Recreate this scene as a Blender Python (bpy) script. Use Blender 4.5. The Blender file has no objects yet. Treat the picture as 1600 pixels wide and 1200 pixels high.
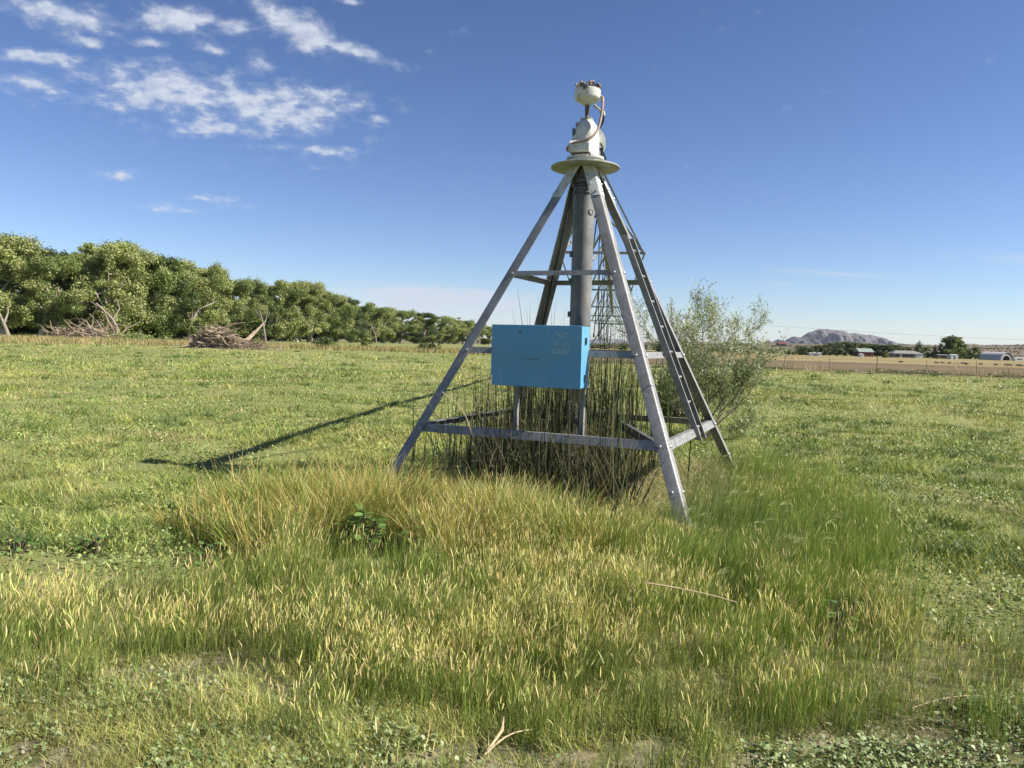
import bpy, math, random
import numpy as np
from mathutils import Vector, Matrix
R = math.radians
C = bpy.context.scene.collection
SC = bpy.context.scene

# ---------------------------------------------------------------- camera
F_PX = 1202.0; CAM_H = 1.6; PITCH = 0.0524; ROLL = 0.0284
cam_d = bpy.data.cameras.new('camera'); cam = bpy.data.objects.new('camera', cam_d); C.objects.link(cam)
cam_d.sensor_width = 36.0; cam_d.lens = 36.0*F_PX/1600.0; cam_d.clip_start = 0.05; cam_d.clip_end = 60000
cam.matrix_world = Matrix.Translation((0, 0, CAM_H)) @ Matrix.Rotation(math.pi/2-PITCH, 4, 'X') @ Matrix.Rotation(ROLL, 4, 'Z')
SC.camera = cam

# ---------------------------------------------------------------- light, sky, exposure
SUN_EL = R(40.0); SUN_AZ = R(-9.5)          # azimuth measured from +x
sun_dir = Vector((math.cos(SUN_EL)*math.cos(SUN_AZ), math.cos(SUN_EL)*math.sin(SUN_AZ), math.sin(SUN_EL)))
sd = bpy.data.lights.new('sun', 'SUN'); sd.energy = 5.0; sd.angle = R(0.53); sd.color = (1.0, 0.93, 0.82)
so = bpy.data.objects.new('sun', sd); C.objects.link(so)
so.rotation_euler = sun_dir.to_track_quat('Z', 'Y').to_euler()
SC.view_settings.view_transform = 'Standard'; SC.view_settings.look = 'None'
SC.view_settings.exposure = 1.0; SC.view_settings.gamma = 1.0
HAZE_D = 2.0e-5
W = bpy.data.worlds.new('World'); SC.world = W; W.use_nodes = True

def ray(px, py):
    xr, yr = px-800, py-600; cr, sr = math.cos(ROLL), math.sin(ROLL)
    X = (xr*cr+yr*sr)/F_PX; Y = (-xr*sr+yr*cr)/F_PX; c, s = math.cos(PITCH), math.sin(PITCH)
    y = c-s*Y; z = -c*Y-s
    return np.array([X/y, 1.0, z/y])
def g(px, py, z=0.0):
    r = ray(px, py); return np.array([0, 0, CAM_H])+r*((z-CAM_H)/r[2])
def at(px, py, y): return np.array([0, 0, CAM_H])+ray(px, py)*y

class NT:
    """tiny helper round a node tree"""
    def __init__(s, nt): s.nt = nt; s.n = nt.nodes; s.l = nt.links
    def node(s, t, **kw):
        n = s.n.new(t)
        for k, v in kw.items(): setattr(n, k, v)
        return n
    def put(s, sock, v):
        if hasattr(v, 'is_output') or isinstance(v, bpy.types.NodeSocket): s.l.new(v, sock)
        else: sock.default_value = v
    def math(s, op, a, b=0.0, c=None, clamp=False):
        n = s.node('ShaderNodeMath', operation=op, use_clamp=clamp)
        s.put(n.inputs[0], a); s.put(n.inputs[1], b)
        if c is not None: s.put(n.inputs[2], c)
        return n.outputs[0]
    def vmath(s, op, a, b=(0, 0, 0)):
        n = s.node('ShaderNodeVectorMath', operation=op); s.put(n.inputs[0], a); s.put(n.inputs[1], b); return n.outputs[0]
    def noise(s, vec, scale, detail=4, rough=0.55, dist=0.0):
        n = s.node('ShaderNodeTexNoise'); s.put(n.inputs['Vector'], vec) if vec is not None else None
        n.inputs['Scale'].default_value = scale; n.inputs['Detail'].default_value = detail
        n.inputs['Roughness'].default_value = rough; n.inputs['Distortion'].default_value = dist
        return n.outputs['Fac']
    def ramp(s, f, stops, interp='LINEAR'):
        n = s.node('ShaderNodeValToRGB'); n.color_ramp.interpolation = interp
        e = n.color_ramp.elements
        while len(e) < len(stops): e.new(0.5)
        for el, (p, c) in zip(e, stops):
            el.position = p; el.color = (c, c, c, 1) if isinstance(c, (int, float)) else (*c, 1)
        s.put(n.inputs[0], f); return n.outputs[0]
    def mix(s, f, a, b, mode='MIX'):
        n = s.node('ShaderNodeMix', data_type='RGBA', blend_type=mode)
        s.put(n.inputs[0], f)
        for k, v in ((6, a), (7, b)):
            if isinstance(v, tuple) and len(v) == 3: v = (*v, 1)
            s.put(n.inputs[k], v)
        return n.outputs[2]
    def smooth(s, v, lo, hi):
        n = s.node('ShaderNodeMapRange', interpolation_type='SMOOTHSTEP'); s.put(n.inputs[0], v)
        n.inputs[1].default_value = lo; n.inputs[2].default_value = hi
        return n.outputs[0]

# sky with small broken clouds laid on a high plane
w = NT(W.node_tree); w.n.clear()
sky = w.node('ShaderNodeTexSky', sky_type='NISHITA', sun_disc=False)
sky.sun_elevation = SUN_EL; sky.sun_rotation = R(90)-SUN_AZ
sky.air_density = 1.0; sky.dust_density = 0.25; sky.ozone_density = 2.2; sky.altitude = 1000
tc = w.node('ShaderNodeTexCoord'); D = tc.outputs['Generated']
sp = w.node('ShaderNodeSeparateXYZ'); w.l.new(D, sp.inputs[0]); dx, dy, dz = sp.outputs
yy = w.math('MAXIMUM', dy, 0.05)
U = w.math('DIVIDE', dx, yy); V = w.math('DIVIDE', dz, yy)
zz = w.math('ADD', w.math('MAXIMUM', dz, 0.0), 0.30)
cp = w.node('ShaderNodeCombineXYZ'); w.l.new(w.math('DIVIDE', dx, zz), cp.inputs[0]); w.l.new(w.math('DIVIDE', dy, zz), cp.inputs[1])
P = cp.outputs[0]
def blob(px, py, rx, ry, rot=0.0, a=1.0):
    r = ray(px, py); cu, cv = r[0], r[2]; rx /= F_PX; ry /= F_PX; rot += ROLL
    du = w.math('SUBTRACT', U, cu); dv = w.math('SUBTRACT', V, cv)
    c, s = math.cos(rot), math.sin(rot)
    p = w.math('ADD', w.math('MULTIPLY', du, c/rx), w.math('MULTIPLY', dv, -s/rx))
    q = w.math('ADD', w.math('MULTIPLY', du, s/ry), w.math('MULTIPLY', dv, c/ry))
    d = w.math('ADD', w.math('MULTIPLY', p, p), w.math('MULTIPLY', q, q))
    e = w.math('MULTIPLY', w.math('POWER', 2.718, w.math('MULTIPLY', d, -1.0)), a)
    return e
BL = [(290, 150, 150, 50, .05, .88), (420, 165, 150, 58, .1, .92), (500, 165, 100, 34, .0, .85), (408, 105, 26, 26, 0, 1.0), (215, 108, 90, 28, 0, .8), (340, 200, 150, 22, .05, .85), (200, 160, 80, 24, 0, .8),
      (455, 40, 95, 30, .35, 1.0), (375, 42, 50, 18, 0, .95), (560, 82, 85, 14, .25, .9), (270, 28, 90, 24, -.1, .95), (80, 20, 120, 34, .2, .8), (150, 45, 60, 14, .2, .7),
      (88, 92, 50, 16, 0, 1.1), (30, 85, 36, 13, 0, 1.0), (140, 68, 45, 15, 0, .9), (232, 67, 38, 10, 0, .95), (55, 130, 90, 24, .1, .8), (330, 76, 36, 12, 0, .75),
      (500, 233, 90, 13, .05, .8), (590, 184, 20, 8, 0, .95), (180, 275, 45, 11, 0, .68), (345, 312, 50, 9, .05, .72), (270, 325, 80, 11, 0, .6), (548, 2, 26, 9, 0, .9), (420, 228, 120, 10, 0, .6), (130, 120, 120, 40, 0, .5)]
m = None
for b in BL:
    e = blob(*b); m = e if m is None else w.math('MAXIMUM', m, e)
n1 = w.noise(P, 9.5, 5, 0.55, 0.15); n2 = w.noise(P, 27, 7, 0.58, .1)
nn = w.math('ADD', w.math('MULTIPLY', n1, 0.48), w.math('MULTIPLY', n2, 0.52))
cl = w.math('ADD', nn, w.math('MULTIPLY', m, 0.33))
veil = w.math('MULTIPLY', w.smooth(cl, 0.58, 0.80), 0.30)
thk = w.math('ADD', .62, w.math('MULTIPLY', w.smooth(w.noise(P, 34, 4, .6), .3, .65), .36))
cl = w.math('MAXIMUM', w.math('MULTIPLY', w.smooth(cl, 0.645, 0.85), thk), veil)
# low bank near the horizon + thin streaks right
nb = w.noise(w.vmath('MULTIPLY', D, (26, 26, 70)), 1.0, 6, 0.6)
low = None
for b in [(690, 470, 140, 18, 0, 1.5), (650, 457, 70, 8, 0, 1.8), (740, 462, 50, 9, 0, 1.7), (640, 490, 170, 16, 0, .7), (1575, 403, 70, 7, -.03, .5), (1310, 428, 100, 4, 0, .34), (1215, 444, 40, 3, 0, .3), (1485, 400, 22, 3, 0, .3), (800, 500, 260, 22, 0, .2)]:
    e = blob(*b); low = e if low is None else w.math('MAXIMUM', low, e)
low = w.math('MINIMUM', w.math('MULTIPLY', low, w.smooth(nb, 0.25, 0.62)), .8)
tot = w.math('MAXIMUM', cl, low)
tot = w.math('MULTIPLY', tot, w.smooth(dy, 0.1, 0.3))
hs = w.node('ShaderNodeGamma'); hs.inputs['Gamma'].default_value = 1.25      # clear high-desert air: a deeper zenith
w.l.new(sky.outputs[0], hs.inputs['Color'])
skc = w.mix(1.0, hs.outputs[0], (.675, .672, .765), 'MULTIPLY')
mixc = w.mix(tot, skc, (5.9, 6.4, 7.3))
bg = w.node('ShaderNodeBackground'); bg.inputs['Strength'].default_value = 0.057
w.l.new(mixc, bg.inputs['Color'])
wo = w.node('ShaderNodeOutputWorld'); w.l.new(bg.outputs[0], wo.inputs['Surface'])

# ---------------------------------------------------------------- helpers
def tag(o, label=None, cat=None, group=None, kind=None):
    if label: o['label'] = label
    if cat: o['category'] = cat
    if group: o['group'] = group
    if kind: o['kind'] = kind
    return o
def empty(name, loc, rz=0.0):
    o = bpy.data.objects.new(name, None); C.objects.link(o); o.location = loc; o.rotation_euler = (0, 0, rz)
    o.empty_display_size = 0.2; return o
def copy_tree(o, parent=None):
    c = o.copy(); C.objects.link(c); c.parent = parent
    for ch in [x for x in KIDS.get(o.name, [])]:
        k = copy_tree(ch, c); KIDS.setdefault(c.name, []).append(k)
    return c
KIDS = {}
def V3(a): return np.array(a, float)
def unit(a): a = V3(a); return a/(np.linalg.norm(a)+1e-12)

class MB:
    def __init__(s): s.v = []; s.f = []
    def add(s, vs, fs):
        k = len(s.v); s.v += [tuple(map(float, q)) for q in vs]; s.f += [tuple(k+i for i in f) for f in fs]; return s
    def box(s, c, size, ax=None):
        ax = ax or [(1, 0, 0), (0, 1, 0), (0, 0, 1)]; c = V3(c); X, Y, Z = [unit(a)*d/2 for a, d in zip(ax, size)]
        vs = [c+i*X+j*Y+k*Z for k in (-1, 1) for j in (-1, 1) for i in (-1, 1)]
        return s.add(vs, [(0, 2, 3, 1), (4, 5, 7, 6), (0, 1, 5, 4), (2, 6, 7, 3), (0, 4, 6, 2), (1, 3, 7, 5)])
    def tube(s, pts, r, n=10, cap=True):
        pts = [V3(p) for p in pts]; rs = r if hasattr(r, '__len__') else [r]*len(pts); vs = []
        up = None
        for i, p in enumerate(pts):
            t = unit(pts[min(i+1, len(pts)-1)]-pts[max(i-1, 0)])
            if up is None: up = V3((0, 0, 1)) if abs(t[2]) < .9 else V3((1, 0, 0))
            a = unit(np.cross(t, up)); b = unit(np.cross(a, t)); up = b
            for k in range(n):
                th = 2*math.pi*k/n; vs.append(p+(a*math.cos(th)+b*math.sin(th))*rs[i])
        fs = [(i*n+k, i*n+(k+1) % n, (i+1)*n+(k+1) % n, (i+1)*n+k) for i in range(len(pts)-1) for k in range(n)]
        if cap: fs += [tuple(range(n-1, -1, -1)), tuple((len(pts)-1)*n+k for k in range(n))]
        return s.add(vs, fs)
    def lathe(s, prof, c=(0, 0, 0), axis=(0, 0, 1), n=28):
        c = V3(c); z = unit(axis); a = unit(np.cross(z, (0, 1, 0) if abs(z[1]) < .9 else (1, 0, 0))); b = np.cross(z, a); vs = []
        for r, h in prof:
            for k in range(n):
                th = 2*math.pi*k/n; vs.append(c+z*h+(a*math.cos(th)+b*math.sin(th))*r)
        m_ = len(prof)
        fs = [(i*n+k, i*n+(k+1) % n, (i+1)*n+(k+1) % n, (i+1)*n+k) for i in range(m_-1) for k in range(n)]
        fs += [tuple(range(n-1, -1, -1)), tuple((m_-1)*n+k for k in range(n))]
        return s.add(vs, fs)
    def sweep(s, p0, p1, a, b, prof, a1=None, b1=None):
        """closed profile [(u,v)] in plane axes a,b from p0 to p1"""
        p0, p1 = V3(p0), V3(p1); a, b = V3(a), V3(b); n = len(prof)
        vs = [p0+a*u+b*v for u, v in prof]+[p1+a*u+b*v for u, v in prof]
        fs = [(k, (k+1) % n, n+(k+1) % n, n+k) for k in range(n)]+[tuple(range(n-1, -1, -1)), tuple(n+k for k in range(n))]
        return s.add(vs, fs)
    def build(s, name, mat, parent=None, smooth=True, sharp=35, bevel=0.0):
        me = bpy.data.meshes.new(name); me.from_pydata(s.v, [], s.f); me.validate()
        import bmesh
        bm = bmesh.new(); bm.from_mesh(me); bmesh.ops.recalc_face_normals(bm, faces=bm.faces); bm.to_mesh(me); bm.free()
        if smooth:
            me.polygons.foreach_set('use_smooth', [True]*len(me.polygons)); me.set_sharp_from_angle(angle=R(sharp))
        me.materials.append(mat)
        o = bpy.data.objects.new(name, me); C.objects.link(o)
        if bevel:
            md = o.modifiers.new('bevel', 'BEVEL'); md.width = bevel; md.segments = 2; md.limit_method = 'ANGLE'; md.angle_limit = R(40)
        if parent is not None:
            o.parent = parent; KIDS.setdefault(parent.name, []).append(o)
            if parent.type == 'EMPTY' and parent.get('_world'):
                pass
        return o

def rel(parent_loc, o):
    """mesh was written in world coordinates: shift it so that the parent's origin is its own"""
    o.data.transform(Matrix.Translation(-Vector(parent_loc))); return o

def fast_mesh(name, verts, quads, mat, cols=None, parent=None, smooth=False):
    """verts (n,3), quads (m,k) numpy"""
    me = bpy.data.meshes.new(name); n, (mq, k) = len(verts), quads.shape
    me.vertices.add(n); me.vertices.foreach_set('co', verts.astype(np.float32).ravel())
    me.loops.add(mq*k); me.loops.foreach_set('vertex_index', quads.astype(np.int32).ravel())
    me.polygons.add(mq); me.polygons.foreach_set('loop_start', np.arange(0, mq*k, k, dtype=np.int32))
    if smooth: me.polygons.foreach_set('use_smooth', np.ones(mq, bool))
    me.update(calc_edges=True)
    if cols is not None:
        ca = me.color_attributes.new('Col', 'FLOAT_COLOR', 'POINT')
        c4 = np.ones((n, 4), np.float32); c4[:, :3] = cols; ca.data.foreach_set('color', c4.ravel())
    me.materials.append(mat)
    o = bpy.data.objects.new(name, me); C.objects.link(o)
    if parent is not None: o.parent = parent; KIDS.setdefault(parent.name, []).append(o)
    return o

# value noise in numpy
_rs = np.random.RandomState(7); _T = _rs.rand(256, 256)
def vn(x, y, s=1.0, o=0):
    x = np.asarray(x, float)/s+17.3+o*31.7; y = np.asarray(y, float)/s+9.1+o*13.3
    xi, yi = np.floor(x).astype(int), np.floor(y).astype(int); fx, fy = x-xi, y-yi
    fx = fx*fx*(3-2*fx); fy = fy*fy*(3-2*fy); a = _T
    A = a[xi & 255, yi & 255]; B = a[(xi+1) & 255, yi & 255]; Cc = a[xi & 255, (yi+1) & 255]; Dd = a[(xi+1) & 255, (yi+1) & 255]
    return (A*(1-fx)+B*fx)*(1-fy)+(Cc*(1-fx)+Dd*fx)*fy
def fbm(x, y, s=1.0, o=0): return (vn(x, y, s, o)+.5*vn(x, y, s*.47, o+1)+.25*vn(x, y, s*.22, o+2))/1.75
def sst(v, lo, hi): t = np.clip((np.asarray(v, float)-lo)/(hi-lo), 0, 1); return t*t*(3-2*t)

def terr(x, y):
    x = np.asarray(x, float); y = np.asarray(y, float); d = np.hypot(x, y)
    z = (fbm(x, y, 1.3, 3)-.5)*.10+(fbm(x, y, 5, 5)-.5)*.16+(vn(x, y, .33, 8)-.5)*.03
    z = z*sst(d, 1.0, 3.0)*(1-sst(d, 50, 90))
    q = x/np.maximum(y, 1e-3); front = (y > 0)
    mm = sst(q, .02, .2)*front
    dip = np.interp(d, [0, 85, 150, 300, 330, 400, 560, 900, 1200], [0, 0, -.5, -1.7, -2.0, -1.6, -.9, 1.0, 4])
    rise = np.interp(d, [0, 900, 1300, 1700, 2500, 3500], [0, 0, 9, 14, 26, 26])*(1+.45*(np.clip(q, .1, .7)-.4)/.3)
    rise = rise*(.82+.36*fbm(x, y, 420, 4))
    z = z+mm*(np.minimum(dip, 1.0)+rise*sst(d, 850, 1000))
    z = z+ (1-mm)*np.interp(d, [0, 900, 3500], [0, 0, 6])
    return z

def inpoly(x, y, poly):
    x = np.asarray(x); y = np.asarray(y); c = np.zeros(x.shape, bool); n = len(poly); j = n-1
    for i in range(n):
        xi, yi = poly[i][:2]; xj, yj = poly[j][:2]
        k = ((yi > y) != (yj > y)) & (x < (xj-xi)*(y-yi)/(yj-yi+1e-12)+xi)
        c ^= k; j = i
    return c

# ---------------------------------------------------------------- materials
def principled(name, col, rough=.6, metal=0.0, spec=.5):
    mt = bpy.data.materials.new(name); mt.use_nodes = True; t = NT(mt.node_tree); b = t.n['Principled BSDF']
    b.inputs['Base Color'].default_value = (*col, 1); b.inputs['Roughness'].default_value = rough; b.inputs['Metallic'].default_value = metal
    b.inputs['Specular IOR Level'].default_value = spec
    return mt, t, b
def worn(name, c1, c2, scale=6, rough=.6, metal=0.0, bump=.1, c3=None, rust=0.0, spec=.5, bs=None):
    mt, t, b = principled(name, c1, rough, metal, spec)
    co = t.node('ShaderNodeTexCoord').outputs['Object']
    f = t.noise(co, scale, 6, .6, .4); col = t.mix(t.smooth(f, .32, .68), c1, c2)
    if c3 is not None:
        f2 = t.noise(co, scale*4.3, 5, .7); col = t.mix(t.smooth(f2, .62-rust, .74-rust), col, c3)
    t.l.new(col, b.inputs['Base Color'])
    t.l.new(t.math('ADD', t.math('MULTIPLY', f, .25), rough-.12), b.inputs['Roughness'])
    bp = t.node('ShaderNodeBump'); bp.inputs['Strength'].default_value = bump; bp.inputs['Distance'].default_value = .02
    t.l.new(t.noise(co, bs or scale*5, 4, .6), bp.inputs['Height']); t.l.new(bp.outputs[0], b.inputs['Normal'])
    return mt
def galv(name='galvanised steel'):
    mt, t, b = principled(name, (.3, .3, .32), .5, .12)
    co = t.node('ShaderNodeTexCoord').outputs['Object']
    v = t.node('ShaderNodeTexVoronoi'); v.inputs['Scale'].default_value = 55; t.l.new(co, v.inputs['Vector'])
    sv = t.node('ShaderNodeSeparateColor'); t.l.new(v.outputs['Color'], sv.inputs[0])
    f = t.noise(co, 4, 6, .6, .6)
    base = t.mix(sv.outputs[0], (.170, .166, .158), (.25, .246, .236))
    base = t.mix(t.smooth(f, .35, .75), base, (.30, .30, .29))
    mp = t.node('ShaderNodeMapping'); mp.inputs['Scale'].default_value = (9, 9, 1.2); t.l.new(co, mp.inputs[0])
    st = t.noise(mp.outputs[0], 3, 5, .65)
    base = t.mix(t.math('MULTIPLY', t.smooth(st, .52, .72), .6), base, (.16, .15, .14))
    t.l.new(base, b.inputs['Base Color'])
    t.l.new(t.math('ADD', t.math('MULTIPLY', sv.outputs[1], .14), .40), b.inputs['Roughness'])
    return mt
def leafmat(name, transl=.35, rough=.5, spec=.3, sat=1.0):
    mt, t, b = principled(name, (.1, .15, .03), rough, 0, spec)
    a = t.node('ShaderNodeAttribute', attribute_name='Col')
    t.l.new(a.outputs['Color'], b.inputs['Base Color'])
    tr = t.node('ShaderNodeBsdfTranslucent'); mul = t.mix(1.0, a.outputs['Color'], (1.25, 1.3, .65), 'MULTIPLY'); t.l.new(mul, tr.inputs['Color'])
    mx = t.node('ShaderNodeMixShader'); mx.inputs[0].default_value = transl
    t.l.new(b.outputs[0], mx.inputs[1]); t.l.new(tr.outputs[0], mx.inputs[2]); t.l.new(mx.outputs[0], t.n['Material Output'].inputs['Surface'])
    return mt

M = {}
M['galv'] = galv()
M['cream'] = worn('cream paint', (.56, .57, .53), (.42, .43, .40), 7, .5, 0, .12, (.20, .16, .11), .045)
M['dull_cream'] = worn('weathered cream paint', (.33, .34, .28), (.25, .25, .19), 7, .6, 0, .05, (.30, .20, .09), .05)
M['dark'] = worn('dark rubber', (.02, .02, .022), (.035, .034, .033), 9, .55, 0, .05)
M['rust'] = worn('rusty metal', (.14, .085, .055), (.22, .17, .14), 20, .7, .3, .2, (.05, .035, .03), .1)
M['steel_dark'] = worn('weathered dark steel', (.10, .10, .105), (.15, .15, .15), 9, .6, .3, .1)
M['hose'] = worn('sun bleached hose', (.34, .25, .19), (.24, .17, .13), 9, .6, 0, .05)
M['brass'] = worn('weathered fittings', (.42, .33, .27), (.25, .19, .16), 30, .45, .6, .1, (.7, .68, .66), .1)
M['pipe'] = worn('old galvanised pipe', (.12, .125, .13), (.215, .215, .21), 4, .6, .15, .15, (.10, .095, .09), .04)
M['bark'] = worn('grey bark', (.28, .24, .19), (.40, .36, .30), 3, .9, 0, .6, (.08, .065, .05), .0)
M['oldbark'] = worn('weathered trunk bark', (.17, .14, .11), (.27, .23, .19), 2, .9, 0, .6, (.07, .06, .05), .02)
M['twig'] = worn('brown twig', (.11, .085, .06), (.17, .13, .09), 8, .9, 0, .3)
M['deadwood'] = worn('bleached dead wood', (.36, .29, .22), (.25, .18, .12), 2.5, .9, 0, .4, (.48, .42, .34), .0)
M['post'] = worn('weathered post wood', (.30, .26, .21), (.20, .17, .14), 5, .9, 0, .3)
M['leaf'] = leafmat('broad leaves', .20)
M['blade'] = leafmat('grass blades', .16, .5, .3)
M['silver'] = leafmat('silvery leaves', .25, .45, .4)
M['dry'] = leafmat('dry stalks', .15, .8, .1)
M['bolt'] = principled('bolt steel', (.45, .45, .46), .35, .8)[0]
M['glassdark'] = principled('dark window', (.02, .022, .025), .2)[0]

def blue_paint():
    mt, t, b = principled('faded blue paint', (.02, .2, .4), .42)
    co = t.node('ShaderNodeTexCoord').outputs['Object']
    f = t.noise(co, 3.5, 6, .6, .8); col = t.mix(t.smooth(f, .3, .7), (.085, .30, .53), (.125, .335, .50))
    sp_ = t.node('ShaderNodeSeparateXYZ'); t.l.new(co, sp_.inputs[0])
    fade = t.math('SUBTRACT', .5, t.math('ABSOLUTE', t.math('MULTIPLY', sp_.outputs[2], 2.2)))
    col = t.mix(t.math('MULTIPLY', t.math('ADD', fade, t.math('SUBTRACT', f, .5), clamp=True), .55), col, (.10, .25, .36))
    mp = t.node('ShaderNodeMapping'); mp.inputs['Scale'].default_value = (30, 30, 2); t.l.new(co, mp.inputs[0])
    s1 = t.noise(mp.outputs[0], 1, 5, .7); col = t.mix(t.math('MULTIPLY', t.smooth(s1, .55, .75), .5), col, (.17, .38, .50))
    mp2 = t.node('ShaderNodeMapping'); mp2.inputs['Scale'].default_value = (3, 3, 60); t.l.new(co, mp2.inputs[0])
    s2 = t.noise(mp2.outputs[0], 1, 4, .6); s3 = t.noise(co, 5, 3); col = t.mix(t.math('MULTIPLY', t.math('MULTIPLY', t.smooth(s2, .68, .74), t.smooth(s3, .55, .62)), .7), col, (.03, .07, .11))
    s4 = t.noise(co, 24, 3, .6); col = t.mix(t.smooth(s4, .73, .78), col, (.08, .09, .07))
    t.l.new(col, b.inputs['Base Color']); t.l.new(t.math('ADD', .33, t.math('MULTIPLY', f, .25)), b.inputs['Roughness'])
    bp = t.node('ShaderNodeBump'); bp.inputs['Strength'].default_value = .12; bp.inputs['Distance'].default_value = .02
    t.l.new(t.noise(co, 4, 2), bp.inputs['Height']); t.l.new(bp.outputs[0], b.inputs['Normal'])
    return mt
M['blue'] = blue_paint()
M['stencil'] = worn('faded stencil paint', (.46, .56, .52), (.20, .42, .52), 22, .6, 0, 0)

# ---------------------------------------------------------------- ground
def ground_mat(name, kind):
    mt, t, b = principled(name, (.1, .1, .05), .95, 0, .1)
    co = t.node('ShaderNodeNewGeometry').outputs['Position']
    a = t.noise(co, 90, 4, .7); bq = t.noise(co, 7, 5, .65); c = t.noise(co, .55, 5, .6, .5); e = t.noise(co, .09, 4, .6, .8)
    if kind == 'field':
        col = t.mix(t.smooth(bq, .3, .7), (.15, .18, .055), (.26, .275, .09))
        col = t.mix(t.math('MULTIPLY', t.smooth(c, .5, .72), .7), col, (.33, .32, .12))
        col = t.mix(t.math('MULTIPLY', t.smooth(e, .48, .66), .45), col, (.135, .19, .05))
        dd = t.node('ShaderNodeVectorMath', operation='LENGTH'); t.l.new(co, dd.inputs[0])
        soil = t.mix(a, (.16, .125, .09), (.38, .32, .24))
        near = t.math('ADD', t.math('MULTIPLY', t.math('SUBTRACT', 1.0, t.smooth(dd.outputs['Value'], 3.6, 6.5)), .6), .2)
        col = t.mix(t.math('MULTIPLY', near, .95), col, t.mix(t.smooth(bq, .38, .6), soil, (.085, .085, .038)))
        d2 = t.noise(co, .8, 5, .7, 1.5)
        col = t.mix(t.math('MULTIPLY', t.smooth(d2, .66, .75), .7), col, (.30, .24, .13))
        far = t.smooth(dd.outputs['Value'], 620, 900)
        des = t.mix(t.smooth(t.noise(co, .012, 6, .7), .4, .6), (.21, .16, .115), (.14, .115, .08))
        des = t.mix(t.smooth(t.noise(co, .09, 4, .7), .5, .6), des, (.085, .085, .05))
        col = t.mix(far, col, des)
    elif kind == 'plough':
        mp = t.node('ShaderNodeMapping'); mp.inputs['Scale'].default_value = (.02, .5, 1); t.l.new(co, mp.inputs[0])
        s = t.noise(mp.outputs[0], 1, 5, .6)
        col = t.mix(t.smooth(s, .35, .65), (.115, .088, .052), (.175, .13, .075)); col = t.mix(t.smooth(c, .5, .8), col, (.13, .115, .055))
    elif kind == 'pasture':
        mp = t.node('ShaderNodeMapping'); mp.inputs['Scale'].default_value = (.01, .06, 1); t.l.new(co, mp.inputs[0])
        s = t.noise(mp.outputs[0], 1, 5, .6)
        col = t.mix(t.smooth(s, .4, .6), (.26, .205, .10), (.20, .165, .075))
    elif kind == 'straw':
        col = t.mix(t.smooth(c, .35, .65), (.40, .32, .19), (.28, .25, .12)); col = t.mix(t.math('MULTIPLY', a, .4), col, (.2, .17, .08))
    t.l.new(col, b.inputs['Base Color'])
    bp = t.node('ShaderNodeBump'); bp.inputs['Strength'].default_value = .6; bp.inputs['Distance'].default_value = .03
    t.l.new(t.noise(co, 30, 5, .7), bp.inputs['Height']); t.l.new(bp.outputs[0], b.inputs['Normal'])
    return mt

NA, NR_ = 540, 230
rad = np.concatenate([[0.0], np.geomspace(.6, 30000, NR_)])
ang = np.linspace(0, 2*np.pi, NA, endpoint=False)
# denser in front of the camera
ang = ang-.42*np.sin(2*(ang-np.pi/2)/2)*0
A, RR = np.meshgrid(ang, rad[1:]); gx, gy = RR*np.cos(A), RR*np.sin(A); gz = terr(gx, gy)
vs = np.concatenate([[[0, 0, 0]], np.stack([gx, gy, gz], -1).reshape(-1, 3)])
i, j = np.meshgrid(np.arange(NR_-1), np.arange(NA), indexing='ij'); j2 = (j+1) % NA
q = np.stack([1+i*NA+j, 1+i*NA+j2, 1+(i+1)*NA+j2, 1+(i+1)*NA+j], -1).reshape(-1, 4)
c0 = np.array([[0, 1+k, 1+(k+1) % NA, 1+(k+1) % NA] for k in range(0)]).reshape(-1, 4)
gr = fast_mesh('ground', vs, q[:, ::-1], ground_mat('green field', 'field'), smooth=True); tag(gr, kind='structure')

def sheet(name, pts_near, pts_far, n, m_, mat, lift, ragged=0.0, seed=0):
    """a strip of ground between two polylines (same number of points)"""
    A_, B_ = np.array([p[:2] for p in pts_near]), np.array([p[:2] for p in pts_far])
    u = np.linspace(0, len(A_)-1, n)
    ia = np.minimum(u.astype(int), len(A_)-2); fr = (u-ia)[:, None]
    a = A_[ia]*(1-fr)+A_[ia+1]*fr; bq = B_[ia]*(1-fr)+B_[ia+1]*fr
    t_ = np.linspace(0, 1, m_)[None, :, None]
    Pq = a[:, None]*(1-t_)+bq[:, None]*t_
    if ragged:
        nr = (fbm(u*2.1, u*0+seed, 1.0, seed)-.5)*2*ragged; dirv = (bq-a)/np.linalg.norm(bq-a, axis=1)[:, None]
        Pq[:, 0] += dirv*nr[:, None]; nr2 = (fbm(u*2.7, u*0+seed+9, 1.0, seed+2)-.5)*2*ragged; Pq[:, -1] += dirv*nr2[:, None]
    x, y = Pq[..., 0], Pq[..., 1]; vs = np.stack([x, y, terr(x, y)+lift], -1).reshape(-1, 3)
    i, j = np.meshgrid(np.arange(n-1), np.arange(m_-1), indexing='ij')
    q = np.stack([i*m_+j, i*m_+j+1, (i+1)*m_+j+1, (i+1)*m_+j], -1).reshape(-1, 4)
    return tag(fast_mesh(name, vs, q, mat, smooth=True), kind='structure')
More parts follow.
